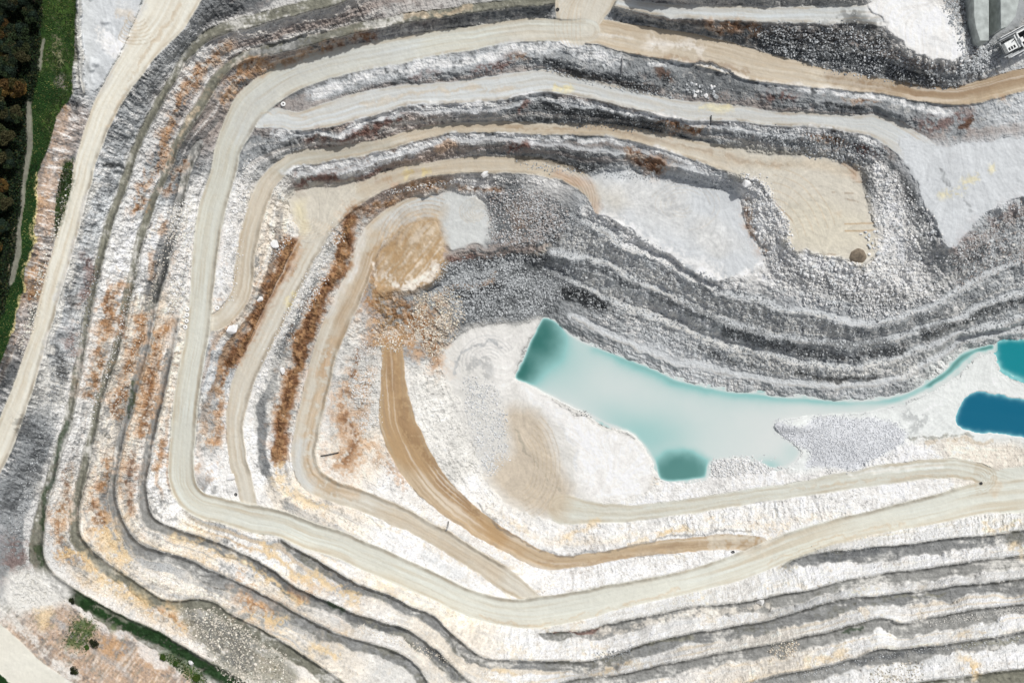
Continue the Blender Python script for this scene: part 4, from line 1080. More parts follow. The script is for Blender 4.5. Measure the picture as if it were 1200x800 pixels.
def mesh_np(name, verts, faces, mat, colors=None, smooth=True):
    """faces: (n, k) int array"""
    me = bpy.data.meshes.new(name)
    n, k = faces.shape
    me.vertices.add(len(verts))
    me.vertices.foreach_set('co', np.ascontiguousarray(verts, dtype=np.float32).ravel())
    me.loops.add(n * k)
    me.loops.foreach_set('vertex_index', np.ascontiguousarray(faces, dtype=np.int32).ravel())
    me.polygons.add(n)
    me.polygons.foreach_set('loop_start', np.arange(0, n * k, k, dtype=np.int32))
    me.polygons.foreach_set('use_smooth', np.full(n, smooth))
    me.update(calc_edges=True)
    if colors is not None:
        a = me.color_attributes.new('stone', 'FLOAT_COLOR', 'POINT')
        c = np.ones((len(verts), 4), np.float32)
        c[:, :3] = colors
        a.data.foreach_set('color', c.ravel())
    me.materials.append(mat)
    o = bpy.data.objects.new(name, me)
    coll.objects.link(o)
    return o


kk = S * (CAM_H - Z) / DREF
X, Y = (uu - 600) * kk, -(vv - 400) * kk
V = np.stack([X, Y, Z], -1).reshape(-1, 3)
C = col.reshape(-1, 3)
idx = np.arange(H * W).reshape(H, W)
quads = np.stack([idx[:-1, :-1], idx[1:, :-1], idx[1:, 1:], idx[:-1, 1:]], -1).reshape(-1, 4)
qc = cls[:-1, :-1].reshape(-1)
for k, nm in names.items():
    q = quads[qc == k]
    if not len(q):
        continue
    used, inv = np.unique(q, return_inverse=True)
    o = mesh_np(nm, V[used], inv.reshape(-1, 4), mats[k], C[used], smooth=k not in (FACE, BANK))
    o['kind'] = 'structure'

# country beyond the survey, out to the horizon
ring = np.concatenate([idx[0, :], idx[1:, -1], idx[-1, -2::-1], idx[-2:0, 0]])
rv = V[ring]
shells = [rv]
for k, dz in ((1.5, 3.0), (3.0, 4.0), (14.0, 4.0)):
    r = rv.copy()
    r[:, :2] *= k
    r[:, 2] = dz if k > 1.4 else r[:, 2]
    shells.append(r)
rv2 = np.concatenate(shells)
n = len(ring)
f = []
for s in range(3):
    a = np.arange(n) + s * n
    b = np.roll(np.arange(n), -1) + s * n
    f.append(np.stack([a, b, b + n, a + n], -1))
o = mesh_np('countryside_ground', rv2, np.concatenate(f)[:, ::-1], plain_mat('countryside', (110, 112, 84), 1.0, 0.4, 0.02))
o['kind'] = 'structure'

# ------------------------------------------------------------------ water
def water_mat(name, deepc, shallow, absorb):
    m, nt, bs = new_mat(name)
    N, L = nt.nodes, nt.links
    at = N.new('ShaderNodeAttribute'); at.attribute_name = 'depth'
    tc = N.new('ShaderNodeTexCoord')
    ns = N.new('ShaderNodeTexNoise'); ns.inputs['Scale'].default_value = 0.04; ns.inputs['Detail'].default_value = 4; ns.inputs['Roughness'].default_value = 0.62; ns.inputs['Distortion'].default_value = 0.8
    mp = N.new('ShaderNodeMapping'); mp.inputs['Scale'].default_value = (0.6, 1.4, 1)
    L.new(tc.outputs['Object'], mp.inputs['Vector']); L.new(mp.outputs['Vector'], ns.inputs['Vector'])
    mul = N.new('ShaderNodeMath'); mul.operation = 'MULTIPLY'; mul.inputs[1].default_value = -absorb
    L.new(at.outputs['Fac'], mul.inputs[0])
    ex = N.new('ShaderNodeMath'); ex.operation = 'EXPONENT'; L.new(mul.outputs[0], ex.inputs[0])
    sb = N.new('ShaderNodeMath'); sb.operation = 'SUBTRACT'; sb.inputs[0].default_value = 1.0; L.new(ex.outputs[0], sb.inputs[1])
    ad = N.new('ShaderNodeMath'); ad.operation = 'MULTIPLY_ADD'; ad.inputs[1].default_value = 0.05; ad.inputs[2].default_value = -0.03
    L.new(ns.outputs['Fac'], ad.inputs[0])
    a2 = N.new('ShaderNodeMath'); a2.operation = 'ADD'; a2.use_clamp = True
    L.new(sb.outputs[0], a2.inputs[0]); L.new(ad.outputs[0], a2.inputs[1])
    cr = N.new('ShaderNodeValToRGB')
    e = cr.color_ramp.elements
    e[0].position = 0.04; e[0].color = (*shallow, 1)
    e[1].position = 1.0; e[1].color = (*deepc, 1)
    mid = e.new(0.45); mid.color = (*((0.27, 0.50, 0.48) if absorb < 1 else [0.5 * a + 0.5 * b for a, b in zip(shallow, deepc)]), 1)
    L.new(a2.outputs[0], cr.inputs['Fac'])
    L.new(cr.outputs['Color'], bs.inputs['Base Color'])
    bs.inputs['Roughness'].default_value = 0.12
    bs.inputs['IOR'].default_value = 1.33
    bs.inputs['Specular IOR Level'].default_value = 0.35
    wv_ = N.new('ShaderNodeTexNoise'); wv_.inputs['Scale'].default_value = 1.6; wv_.inputs['Detail'].default_value = 3
    L.new(tc.outputs['Object'], wv_.inputs['Vector'])
    bp = N.new('ShaderNodeBump'); bp.inputs['Strength'].default_value = 0.12; bp.inputs['Distance'].default_value = 0.1
    L.new(wv_.outputs['Fac'], bp.inputs['Height']); L.new(bp.outputs['Normal'], bs.inputs['Normal'])
    return m


def water(name, dmask, level, mat):
    m = (dmask < 3.0)
    cell = m[:-1, :-1] | m[1:, 1:]
    q = quads[cell.reshape(-1)]
    used, inv = np.unique(q, return_inverse=True)
    u, v = uu.reshape(-1)[used], vv.reshape(-1)[used]
    k = S * (CAM_H - level) / DREF
    vs = np.stack([(u - 600) * k, -(v - 400) * k, np.full(len(u), level)], -1)
    o = mesh_np(name, vs, inv.reshape(-1, 4), mat)
    a = o.data.attributes.new('depth', 'FLOAT', 'POINT')
    a.data.foreach_set('value', np.clip(level - blur(Z, 2).reshape(-1)[used], 0, 6).astype(np.float32))
    o['kind'] = 'structure'
    return o


wm = water_mat('milky_water', tuple(lin((22, 92, 84))), tuple(lin((206, 211, 208))), 0.5)
water('pond_water', dp, WATER_Z, wm)
water('settling_pond_water', dpa, WATER_Z - 0.15, water_mat('teal_water', tuple(lin((16, 128, 138))), tuple(lin((140, 205, 205))), 1.2))
water('blue_pond_water', dpb, WATER_Z - 0.15, water_mat('blue_water', tuple(lin((14, 96, 124))), tuple(lin((130, 195, 205))), 1.3))

# ------------------------------------------------------------------ stones
def surf(u, v):
    """level of the ground at plate position (bilinear)"""
    x = np.clip(np.asarray(u, dtype=np.float64) + M, 0, W - 1.01)
    y = np.clip(np.asarray(v, dtype=np.float64) + M, 0, H - 1.01)
    xi, yi = x.astype(int), y.astype(int)
    fx, fy = x - xi, y - yi
    return (Z[yi, xi] * (1 - fx) + Z[yi, xi + 1] * fx) * (1 - fy) + (Z[yi + 1, xi] * (1 - fx) + Z[yi + 1, xi + 1] * fx) * fy


import bmesh


def rock_shape(seed, pts=14, sub=False):
    r = random.Random(seed)
    bm = bmesh.new()
    for _ in range(pts):
        v = Vector((r.gauss(0, 1), r.gauss(0, 1), r.gauss(0, 1))).normalized()
        k = r.uniform(0.8, 1.1)
        bm.verts.new((v.x * k, v.y * k * r.uniform(0.75, 1), v.z * k * 0.75))
    res = bmesh.ops.convex_hull(bm, input=bm.verts)
    bmesh.ops.delete(bm, geom=[g for g in res['geom_interior'] if isinstance(g, bmesh.types.BMVert)], context='VERTS')
    bmesh.ops.triangulate(bm, faces=bm.faces)
    bm.verts.index_update()
    vs = np.array([v.co[:] for v in bm.verts], np.float32)
    fs = np.array([[v.index for v in f.verts] for f in bm.faces], np.int32)
    bm.free()
    return vs, fs


SHAPES = [rock_shape(i, 10 + i % 4) for i in range(14)]


def stones(us, vs, rad, tint):
    """geometry of many stones lying on the ground; rad in metres"""
    n = len(us)
    zs = surf(us, vs)
    k = S * (CAM_H - zs) / DREF
    px, py = (us - 600) * k, -(vs - 400) * k
    which = RNG.integers(0, len(SHAPES), n)
    out_v, out_f, out_c, base = [], [], [], 0
    for s, (sv, sf) in enumerate(SHAPES):
        i = np.nonzero(which == s)[0]
        if not len(i):
            continue
        a = RNG.random(len(i)) * 6.283
        tz = (RNG.random(len(i)) - 0.5) * 1.2
        ca, sa = np.cos(a)[:, None], np.sin(a)[:, None]
        ct, st = np.cos(tz)[:, None], np.sin(tz)[:, None]
        x, y, z = sv[None, :, 0], sv[None, :, 1], sv[None, :, 2]
        y2, z2 = y * ct - z * st, y * st + z * ct
        x3, y3 = x * ca - y2 * sa, x * sa + y2 * ca
        r = rad[i][:, None]
        P3 = np.stack([x3 * r + px[i][:, None], y3 * r + py[i][:, None], z2 * r + (zs[i] + rad[i] * 0.25)[:, None]], -1)
        out_v.append(P3.reshape(-1, 3))
        off = base + np.arange(len(i))[:, None, None] * len(sv)
        out_f.append((sf[None] + off).reshape(-1, 3))
        out_c.append(np.repeat(tint[i], len(sv), 0))
        base += len(i) * len(sv)
    return np.concatenate(out_v), np.concatenate(out_f), np.concatenate(out_c)


def in_poly(u, v, poly):
    ins = np.zeros(len(u), bool)
    for i in range(len(poly)):
        a, b = poly[i - 1], poly[i]
        if a[1] != b[1]:
            ins ^= ((a[1] > v) != (b[1] > v)) & (u < (b[0] - a[0]) * (v - a[1]) / (b[1] - a[1]) + a[0])
    return ins


def scatter_poly(poly, n, clump=0.0):
    p = np.array(poly, float)
    us, vs = [], []
    got = 0
    while got < n:
        u = RNG.uniform(p[:, 0].min(), p[:, 0].max(), n * 3)
        v = RNG.uniform(p[:, 1].min(), p[:, 1].max(), n * 3)
        ok = in_poly(u, v, poly)
        pn = patch[np.clip(v + M, 0, H - 1).astype(int), np.clip(u + M, 0, W - 1).astype(int)]
        ok &= (pn * clump + RNG.normal(0, 0.6, len(u))) > -0.3 * (clump > 0) - 2 * (clump == 0)
        us.append(u[ok]); vs.append(v[ok]); got += ok.sum()
    return np.concatenate(us)[:n], np.concatenate(vs)[:n]


def scatter_line(pts, width, n):
    q = smooth_line([(a, b) for a, b in pts], 2.0)
    i = RNG.integers(0, len(q), n)
    return q[i, 0] + RNG.normal(0, width * 0.3, n), q[i, 1] + RNG.normal(0, width * 0.3, n)


def radii(n, lo, hi, p=2.6):
    t = RNG.random(n)
    return (lo ** (1 - p) + t * (hi ** (1 - p) - lo ** (1 - p))) ** (1 / (1 - p))


ZONES = [  # outline, count, smallest, largest, brightness, mixed-in colour
    ([(655, 245), (692, 248), (740, 272), (805, 314), (850, 330), (930, 362), (1010, 385), (1000, 440), (900, 440), (800, 410), (700, 375), (640, 320)], 10000, 0.16, 0.62, 'greywhite', 'mid'),
    ([(1000, 385), (1090, 360), (1200, 305), (1215, 400), (1110, 410), (1050, 440), (1000, 440)], 2600, 0.16, 0.55, 'greywhite', 'mid'),
    ([(572, 228), (610, 222), (650, 232), (668, 255), (655, 280), (610, 288), (575, 285)], 2600, 0.2, 0.6, 'greywhite', 'pinkgrey'),
    ([(520, 345), (560, 325), (640, 318), (660, 345), (630, 370), (560, 378), (535, 372)], 3300, 0.2, 0.6, 'greywhite', 'grey'),
    ([(520, 310), (600, 300), (640, 300), (600, 318), (540, 335), (500, 350)], 2200, 0.18, 0.6, 'greywhite', 'grey'),
    ([(905, 305), (960, 300), (1020, 312), (1060, 330), (1120, 340), (1050, 372), (1000, 372), (930, 355), (895, 335)], 2300, 0.22, 0.8, 'white', 'greywhite'),
    ([(1012, 190), (1050, 200), (1075, 230), (1108, 285), (1120, 310), (1095, 340), (1060, 335), (1030, 310), (1025, 260)], 1100, 0.2, 0.7, 'white', 'greywhite'),
    ([(1115, 295), (1150, 265), (1215, 225), (1215, 300), (1150, 330), (1120, 340)], 1800, 0.2, 0.75, 'greywhite', 'pinkgrey'),
    ([(880, 30), (1000, 28), (1030, 35), (1065, 65), (1110, 78), (1135, 60), (1165, 50), (1170, 70), (1110, 105), (1050, 95), (980, 85), (900, 60)], 3600, 0.16, 0.55, 'greywhite', 'mid'),
    ([(1105, 0), (1140, 0), (1146, 45), (1165, 50), (1170, 75), (1120, 95), (1130, 60)], 1800, 0.2, 0.7, 'greywhite', 'grey'),
    ([(440, 380), (485, 382), (488, 400), (475, 412), (440, 408)], 500, 0.18, 0.6, 'cream', 'ochre'),
    ([(415, 400), (446, 405), (442, 500), (425, 510), (410, 450)], 1500, 0.16, 0.5, 'pale', 'white'),
    ([(487, 345), (530, 335), (545, 370), (520, 410), (505, 430), (480, 380)], 1800, 0.2, 0.6, 'cream', 'tan'),
    ([(905, 492), (925, 494), (940, 500), (960, 488), (1040, 492), (1062, 505), (1055, 520), (1000, 550), (945, 545), (950, 528), (912, 508)], 5200, 0.16, 0.46, 'gravel', 'gravel'),
    ([(690, 402), (715, 408), (732, 418), (720, 430), (700, 420)], 700, 0.18, 0.5, 'greywhite', 'white'),
    ([(830, 540), (865, 533), (905, 540), (925, 548), (880, 555), (835, 558)], 900, 0.2, 0.65, 'white', 'greywhite'),
    ([(790, 445), (830, 452), (860, 460), (850, 464), (800, 455)], 350, 0.16, 0.4, 'white', 'greywhite'),
    ([(545, 440), (580, 450), (592, 490), (595, 540), (570, 560), (555, 520), (545, 480)], 2200, 0.16, 0.5, 'greywhite', 'white'),
    ([(670, 388), (690, 396), (670, 430), (650, 400)], 0, 0.2, 0.4, 'white', 'white'),
    ([(685, 470), (708, 478), (705, 490), (680, 482)], 120, 0.15, 0.4, 'grey', 'dgrey'),
    ([(286, 185), (300, 188), (284, 260), (272, 352), (259, 360), (262, 300), (272, 240)], 700, 0.2, 0.5, 'white', 'pale'),
    ([(200, 245), (226, 230), (222, 300), (216, 350), (196, 370), (200, 310)], 900, 0.2, 0.55, 'white', 'cream'),
    ([(210, 715), (250, 712), (330, 765), (340, 800), (270, 800), (225, 745)], 1500, 0.2, 0.6, 'cream', 'olive'),
    ([(868, 205), (890, 205), (925, 262), (930, 300), (900, 310), (880, 260)], 1300, 0.2, 0.6, 'white', 'greywhite'),
    ([(900, 150), (1000, 160), (1045, 178), (1010, 195), (950, 182), (890, 165)], 1500, 0.2, 0.55, 'greywhite', 'mid'),
    ([(620, 110), (760, 135), (820, 150), (800, 160), (700, 150), (620, 140)], 700, 0.18, 0.5, 'grey', 'mid'),
    ([(600, 190), (700, 200), (850, 212), (860, 222), (760, 210), (640, 200)], 700, 0.16, 0.42, 'greywhite', 'grey'),
    ([(640, 75), (760, 108), (840, 115), (880, 120), (840, 98), (740, 85), (660, 66)], 600, 0.18, 0.5, 'grey', 'mid'),
    ([(900, 757), (935, 750), (930, 765), (905, 778)], 200, 0.2, 0.5, 'cream', 'tan'),
    ([(330, 380), (360, 320), (395, 265), (402, 275), (370, 350), (330, 410), (300, 470), (292, 470)], 1000, 0.18, 0.5, 'white', 'pale'),
    ([(1030, 780), (1075, 775), (1080, 800), (1020, 800)], 250, 0.2, 0.6, 'cream', 'olive'),
    ([(60, 450), (85, 380), (115, 300), (118, 330), (95, 400), (60, 500), (20, 640), (5, 650), (30, 560)], 900, 0.15, 0.4, 'greywhite', 'dgrey'),
    ([(70, 250), (88, 195), (62, 290), (36, 390), (20, 420), (45, 320)], 350, 0.2, 0.5, 'cream', 'pale'),
]
su, sv_, sr, sc = [], [], [], []
for poly, n, lo, hi, c1, c2 in ZONES:
    if n == 0:
        continue
    u, v = scatter_poly(poly, n, 1.3)
    u, v = u + RNG.normal(0, 2.5, n), v + RNG.normal(0, 2.5, n)
    t = RNG.random((n, 1)) ** 1.5
    c = (P[c1] * (1 - t) + P[c2] * t) * RNG.uniform(0.85, 1.2, (n, 1))
    su.append(u); sv_.append(v); sr.append(radii(n, lo, hi)); sc.append(c)
for pts, wd, n, lo, hi, c in [
    ([(300, 320), (330, 290), (345, 262)], 8, 120, 0.2, 0.45, 'white'), ([(455, 225), (520, 215), (560, 211), (640, 214)], 5, 400, 0.2, 0.5, 'white'),
    ([(800, 115), (720, 103), (640, 82)], 5, 160, 0.2, 0.45, 'greywhite'), ([(60, 590), (100, 500), (140, 390), (175, 280)], 12, 700, 0.15, 0.4, 'white'),
    ([(100, 590), (140, 470), (170, 370), (200, 270)], 12, 600, 0.15, 0.4, 'cream'), ([(420, 735), (520, 770), (580, 795)], 10, 300, 0.2, 0.4, 'cream'),
    ([(700, 770), (730, 765), (740, 760)], 8, 140, 0.2, 0.5, 'grey'), ([(950, 645), (1100, 640), (1200, 628)], 8, 200, 0.15, 0.35, 'grey'),
    ([(900, 800), (1050, 766), (1200, 748)], 9, 350, 0.15, 0.4, 'greywhite'), ([(1090, 730), (1140, 722), (1200, 714)], 8, 250, 0.18, 0.4, 'pale'),
]:
    u, v = scatter_line(pts, wd, n)
    su.append(u); sv_.append(v); sr.append(radii(n, lo, hi)); sc.append(P[c] * RNG.uniform(0.7, 1.1, (n, 1)))
ii = np.nonzero((facew > 0.5).reshape(-1) & ((uu > -20) & (uu < 1220) & (vv > -20) & (vv < 820)).reshape(-1))[0]
pk = 1 + 1.0 * sstep(-0.2, 0.8, patch).reshape(-1)[ii] * crag.reshape(-1)[ii]
ii = RNG.choice(ii, 26000, False, pk / pk.sum())
su.append(uu.reshape(-1)[ii] + RNG.uniform(-.5, .5, len(ii))); sv_.append(vv.reshape(-1)[ii] + RNG.uniform(-.5, .5, len(ii)))
sr.append(radii(len(ii), 0.14, 0.5, 3.0) * (0.6 + 0.4 * crag.reshape(-1)[ii]))
sc.append(col.reshape(-1, 3)[ii] * RNG.uniform(0.75, 1.3, (len(ii), 1)))
su, sv_, sr, sc = map(np.concatenate, (su, sv_, sr, sc))
gv_, gf_, gc_ = stones(su, sv_, sr, np.clip(sc, 0, 0.8))
rub_mat = ground_mat('broken_stone', 0.3, 3.0, 0.18)
o = mesh_np('rubble', gv_, gf_, rub_mat, gc_, smooth=False)
o['kind'] = 'stuff'

# ------------------------------------------------------------------ things
def tag(o, label, cat, group=None):
    o['label'] = label
    o['category'] = cat
    if group:
        o['group'] = group
    return o


def empty(name, loc, rz=0.0):
    o = bpy.data.objects.new(name, None)
    coll.objects.link(o)
    o.location = loc
    o.rotation_euler = (0, 0, rz)
    return o


def at(u, v, dz=0.0):
    z = float(surf(u, v)) + dz
    return Vector(site(u, v, z))


def bm_obj(name, bm, mat, parent=None, smooth=False):
    me = bpy.data.meshes.new(name)
    bmesh.ops.recalc_face_normals(bm, faces=bm.faces)
    bm.to_mesh(me)
    bm.free()
    for p in me.polygons:
        p.use_smooth = smooth
    me.materials.append(mat)
    o = bpy.data.objects.new(name, me)
    coll.objects.link(o)
    if parent:
        o.parent = parent
    return o


def stone_mat(name, c):
    return plain_mat(name, tuple(P[c]), 0.9, 0.18, 1.2, 0, True)


bmats = {c: stone_mat('boulder_' + c, c) for c in ('white', 'greywhite', 'grey', 'cream', 'pale')}
# a few boulder meshes, each a faceted broken block
BSH = {}
for c in bmats:
    BSH[c] = []
    for i in range(6):
        bm = bmesh.new()
        sv, sf = rock_shape(100 + i, 16)
        vs = [bm.verts.new(v) for v in sv]
        for f_ in sf:
            bm.faces.new([vs[j] for j in f_])
        bmesh.ops.dissolve_limit(bm, angle_limit=math.radians(14), verts=bm.verts, edges=bm.edges)
        bmesh.ops.bevel(bm, geom=list(bm.edges), offset=0.07, segments=1, affect='EDGES')
        bmesh.ops.recalc_face_normals(bm, faces=bm.faces)
        me = bpy.data.meshes.new('boulder')
        bm.to_mesh(me)
        bm.free()
        me.materials.append(bmats[c])
        BSH[c].append(me)


def boulder(u, v, r, c, label, group=None, flat=0.75):
    o = bpy.data.objects.new('boulder', random.choice(BSH[c]))
    coll.objects.link(o)
    o.location = at(u, v, r * 0.2)
    o.rotation_euler = (random.uniform(-0.4, 0.4), random.uniform(-0.4, 0.4), random.uniform(0, 6.28))
    o.scale = (r * random.uniform(0.9, 1.15), r * random.uniform(0.85, 1.1), r * flat * random.uniform(0.85, 1.15))
    return tag(o, label, 'boulder', group)


# boulders that stand out
for u, v, r, c, l in [
    (569, 205, 2.1, 'white', 'big smooth white boulder on the tan bench above the grey rubble spill'),
    (875, 215, 1.9, 'white', 'white wedge shaped boulder at the top of the stone line between the two quarry floors'),
    (272, 385, 2.3, 'white', 'large white boulder beside the hairpin where the brown track leaves the main haul road'),
    (331, 434, 1.7, 'white', 'rounded white boulder on the pale bench beside the tall rust coloured ridge'),
    (322, 287, 2.1, 'white', 'white boulder at the upper end of the short rust ridge beside the beige yard'),
    (303, 351, 1.7, 'white', 'white boulder on the stone slope left of the middle of the short rust ridge'),
    (890, 704, 2.2, 'white', 'round white boulder standing on the grey bench under the south haul road'),
    (117, 194, 0.8, 'white', 'single white stone at the edge of the rim road above the grey slope'),
    (224, 776, 1.3, 'white', 'white boulder at the edge of the dark green bench in the bottom corner'),
    (270, 558, 2.0, 'white', 'chalky white boulder on the tip of the pale spur inside the haul road bend'),
]:
    boulder(u, v, r, c, l, None, 0.8)

for poly, n, lo, hi, cs, lab, grp in [
    ([(1006, 272), (1030, 268), (1036, 292), (1040, 310), (1028, 318), (1016, 300)], 26, 0.55, 1.25, ('white', 'greywhite'), 'white angular boulder piled along the east side of the beige quarry floor', 'boulders east of the beige floor'),
    ([(930, 300), (965, 302), (1000, 312), (1040, 325), (1045, 345), (990, 340), (940, 320)], 62, 0.45, 1.0, ('white', 'greywhite'), 'white boulder tumbled along the south edge of the beige quarry floor', 'boulders under the beige floor'),
    ([(1015, 192), (1045, 205), (1070, 240), (1105, 290), (1095, 320), (1060, 300), (1035, 240)], 44, 0.45, 0.95, ('white', 'greywhite', 'grey'), 'boulder on the white spill below the upper yard with yellow stains', 'boulders on the white spill'),
    ([(797, 100), (815, 96), (838, 102), (842, 115), (820, 117), (800, 112)], 34, 0.5, 1.0, ('greywhite', 'white', 'grey'), 'pale block in the rockfall heaped under the wall of the tan ramp', 'blocks of the rockfall under the tan ramp'),
    ([(872, 215), (888, 212), (922, 265), (915, 290), (892, 285)], 30, 0.4, 0.8, ('white', 'greywhite'), 'white boulder in the line of stones between the grey and the beige quarry floors', 'boulders between the two floors'),
    ([(1120, 50), (1146, 48), (1168, 60), (1160, 80), (1130, 90)], 36, 0.45, 0.95, ('greywhite', 'white', 'grey'), 'pale boulder in the rock pile at the foot of the concrete walls by the crusher', 'boulders by the crusher'),
    ([(1125, 310), (1160, 275), (1200, 255), (1198, 290), (1150, 325)], 34, 0.45, 0.85, ('greywhite', 'grey', 'pale'), 'grey boulder on the reddish slope below the upper yard at the east edge', 'boulders on the reddish slope'),
    ([(832, 541), (870, 535), (900, 541), (880, 552), (840, 556)], 22, 0.4, 0.8, ('white', 'greywhite'), 'white boulder in the stone bank beside the deep green corner of the pond', 'boulders by the pond corner'),
]:
    u, v = scatter_poly(poly, n)
    for i in range(n):
        boulder(float(u[i]), float(v[i]), float(radii(1, lo, hi, 1.8)[0]), random.choice(cs), lab, grp)

# ---- tyres set out as markers
tyre_rubber = plain_mat('whitewashed_tyre', (236, 236, 232), 0.7, 0.1, 2.0)
tyre_black = plain_mat('black_tyre', (52, 53, 55), 0.85, 0.3, 2.0)


def tyre_mesh(name, mat):
    bm = bmesh.new()
    prof = [(0.42, 0.0), (0.62, -0.02), (0.92, 0.05), (1.0, 0.16), (1.0, 0.44), (0.92, 0.55), (0.62, 0.60), (0.42, 0.56), (0.38, 0.45), (0.38, 0.12)]
    n = 28
    rings = [[bm.verts.new((r * math.cos(a), r * math.sin(a), z)) for r, z in prof] for a in (2 * math.pi * i / n for i in range(n))]
    for i in range(n):
        a, b = rings[i], rings[(i + 1) % n]
        for j in range(len(prof)):
            k = (j + 1) % len(prof)
            bm.faces.new((a[j], b[j], b[k], a[k]))
    # tread lugs
    for i in range(n):
        if i % 2:
            continue
        a0, a1 = 2 * math.pi * (i + 0.1) / n, 2 * math.pi * (i + 0.9) / n
        vs = [bm.verts.new((r * math.cos(a), r * math.sin(a), z)) for r in (0.99, 1.05) for a in (a0, a1) for z in (0.18, 0.42)]
        for q in ((0, 1, 3, 2), (4, 6, 7, 5), (0, 4, 5, 1), (2, 3, 7, 6), (0, 2, 6, 4), (1, 5, 7, 3)):
            bm.faces.new([vs[x] for x in q])
    bmesh.ops.recalc_face_normals(bm, faces=bm.faces)
    me = bpy.data.meshes.new(name)
    bm.to_mesh(me)
    bm.free()
    for p in me.polygons:
        p.use_smooth = True
    me.materials.append(mat)
    return me


tw, tb = tyre_mesh('tyre', tyre_rubber), tyre_mesh('dark_tyre', tyre_black)
for u, v, r, me, l in [
    (219.6, 362.3, 0.74, tw, 'whitewashed tyre at the top of the row of four beside the haul road'),
    (219.4, 369.0, 0.76, tw, 'whitewashed tyre second from the top in the row of four beside the haul road'),
    (219.0, 376.0, 0.74, tw, 'whitewashed tyre third from the top in the row of four beside the haul road'),
    (217.4, 383.2, 0.76, tw, 'whitewashed tyre at the bottom of the row of four beside the haul road'),
    (254.6, 361.0, 0.74, tw, 'whitewashed tyre alone on the tip of the pale spur at the brown hairpin'),
    (332.0, 122.4, 0.80, tw, 'whitewashed tyre on the tip of the grey spur at the upper hairpin'),
    (859.0, 646.5, 0.55, tb, 'dark tyre on the tip of the white spur where the brown ramp joins'),
    (1149.5, 566.0, 0.55, tb, 'dark tyre on the tip of the long white spur at the lower hairpin'),
    (653.5, 11.5, 0.55, tb, 'dark tyre beside the road that leaves the top of the pit'),
    (276.5, 579.0, 0.55, tb, 'dark tyre on the corner of the pale spur in the bottom left bend'),
]:
    o = bpy.data.objects.new('tyre', me)
    coll.objects.link(o)
    o.location = at(u, v, 0.05)
    o.scale = (r, r, r)
    o.rotation_euler = (random.uniform(-0.1, 0.1), random.uniform(-0.1, 0.1), random.uniform(0, 6))
    tag(o, l, 'tyre', 'tyres marking the road edges')

# ---- pipes over the bench edges
steel = plain_mat('dark_pipe', (46, 46, 48), 0.6, 0.3, 2.0)
concrete_grey = plain_mat('pipe_concrete', (150, 150, 150), 0.85, 0.2, 2.0)


def pipe(pts, r, mat, label):
    """a tube through plate points, lying on the ground"""
    q = [at(u, v, h) for u, v, h in pts]
    bm = bmesh.new()
    n = 12
    rings = []
    for i, p in enumerate(q):
        d = ((q[i + 1] - p) if i < len(q) - 1 else (p - q[i - 1])).normalized()
        s = d.cross(Vector((0, 0, 1)))
        s = s.normalized() if s.length > 1e-3 else Vector((1, 0, 0))
        t = s.cross(d)
        rings.append([[bm.verts.new(p + (s * math.cos(a) + t * math.sin(a)) * rr) for a in (2 * math.pi * k / n for k in range(n))] for rr in (r, r * 0.8)])
    for i in range(len(q) - 1):
        for k in range(n):
            k2 = (k + 1) % n
            bm.faces.new((rings[i][0][k], rings[i][0][k2], rings[i + 1][0][k2], rings[i + 1][0][k]))
            bm.faces.new((rings[i][1][k2], rings[i][1][k], rings[i + 1][1][k], rings[i + 1][1][k2]))
    for e in (0, -1):
        for k in range(n):
            k2 = (k + 1) % n
            bm.faces.new((rings[e][0][k], rings[e][1][k], rings[e][1][k2], rings[e][0][k2]))
    return tag(bm_obj('drain_pipe', bm, mat, None, True), label, 'pipe')


pipe([(833.5, 135.5, 0.4), (833.3, 139, 0.5), (833, 143, 0.9), (832.6, 147, 0.7)], 0.2, steel, 'dark drain pipe laid over the bench edge beside a yellow stain')
pipe([(376, 534, 0.3), (382, 533, 0.9), (390, 531.5, 0.6), (397, 530, 0.4)], 0.2, steel, 'dark drain pipe crossing the bank on the inner side of the tan ramp')
pipe([(729.6, 66, 0.3), (729.4, 72, 0.5), (729, 78, 0.5), (728.6, 86, 0.5)], 0.22, concrete_grey, 'pale pipe running down the grey wall under the tan ramp')
pipe([(525.5, 611, 0.4), (525, 616, 0.9), (523, 621, 0.5)], 0.25, concrete_grey, 'short grey pipe over the bank between the brown ramp and the tan ramp')

# ---- brown soil heap on the beige floor
def heap(u, v, r, h, mat, label):
    bm = bmesh.new()
    n, m = 28, 7
    c = at(u, v)
    rr = random.Random(3)
    ph = [rr.uniform(0, 6.28) for _ in range(4)]
    top = bm.verts.new((0.2 * r, 0.15 * r, h))
    rings = []
    for j in range(1, m + 1):
        t = j / m
        ring_ = []
        for i in range(n):
            a = 2 * math.pi * i / n
            k = r * t * (1 + 0.08 * math.sin(2 * a + ph[0]) + 0.06 * math.sin(3 * a + ph[1]) + 0.03 * math.sin(7 * a + ph[2]))
            z = h * (1 - t) ** 0.9 * (1 + 0.15 * rr.uniform(-1, 1)) - 0.25 * (t > 0.99)
            ring_.append(bm.verts.new((0.2 * r * (1 - t) + k * math.cos(a), 0.15 * r * (1 - t) + k * math.sin(a), z)))
        rings.append(ring_)
    for i in range(n):
        i2 = (i + 1) % n
        bm.faces.new((top, rings[0][i], rings[0][i2]))
        for j in range(m - 1):
            bm.faces.new((rings[j][i], rings[j + 1][i], rings[j + 1][i2], rings[j][i2]))
    o = bm_obj('soil_heap', bm, mat, None, True)
    o.location = c
    return tag(o, label, 'heap')


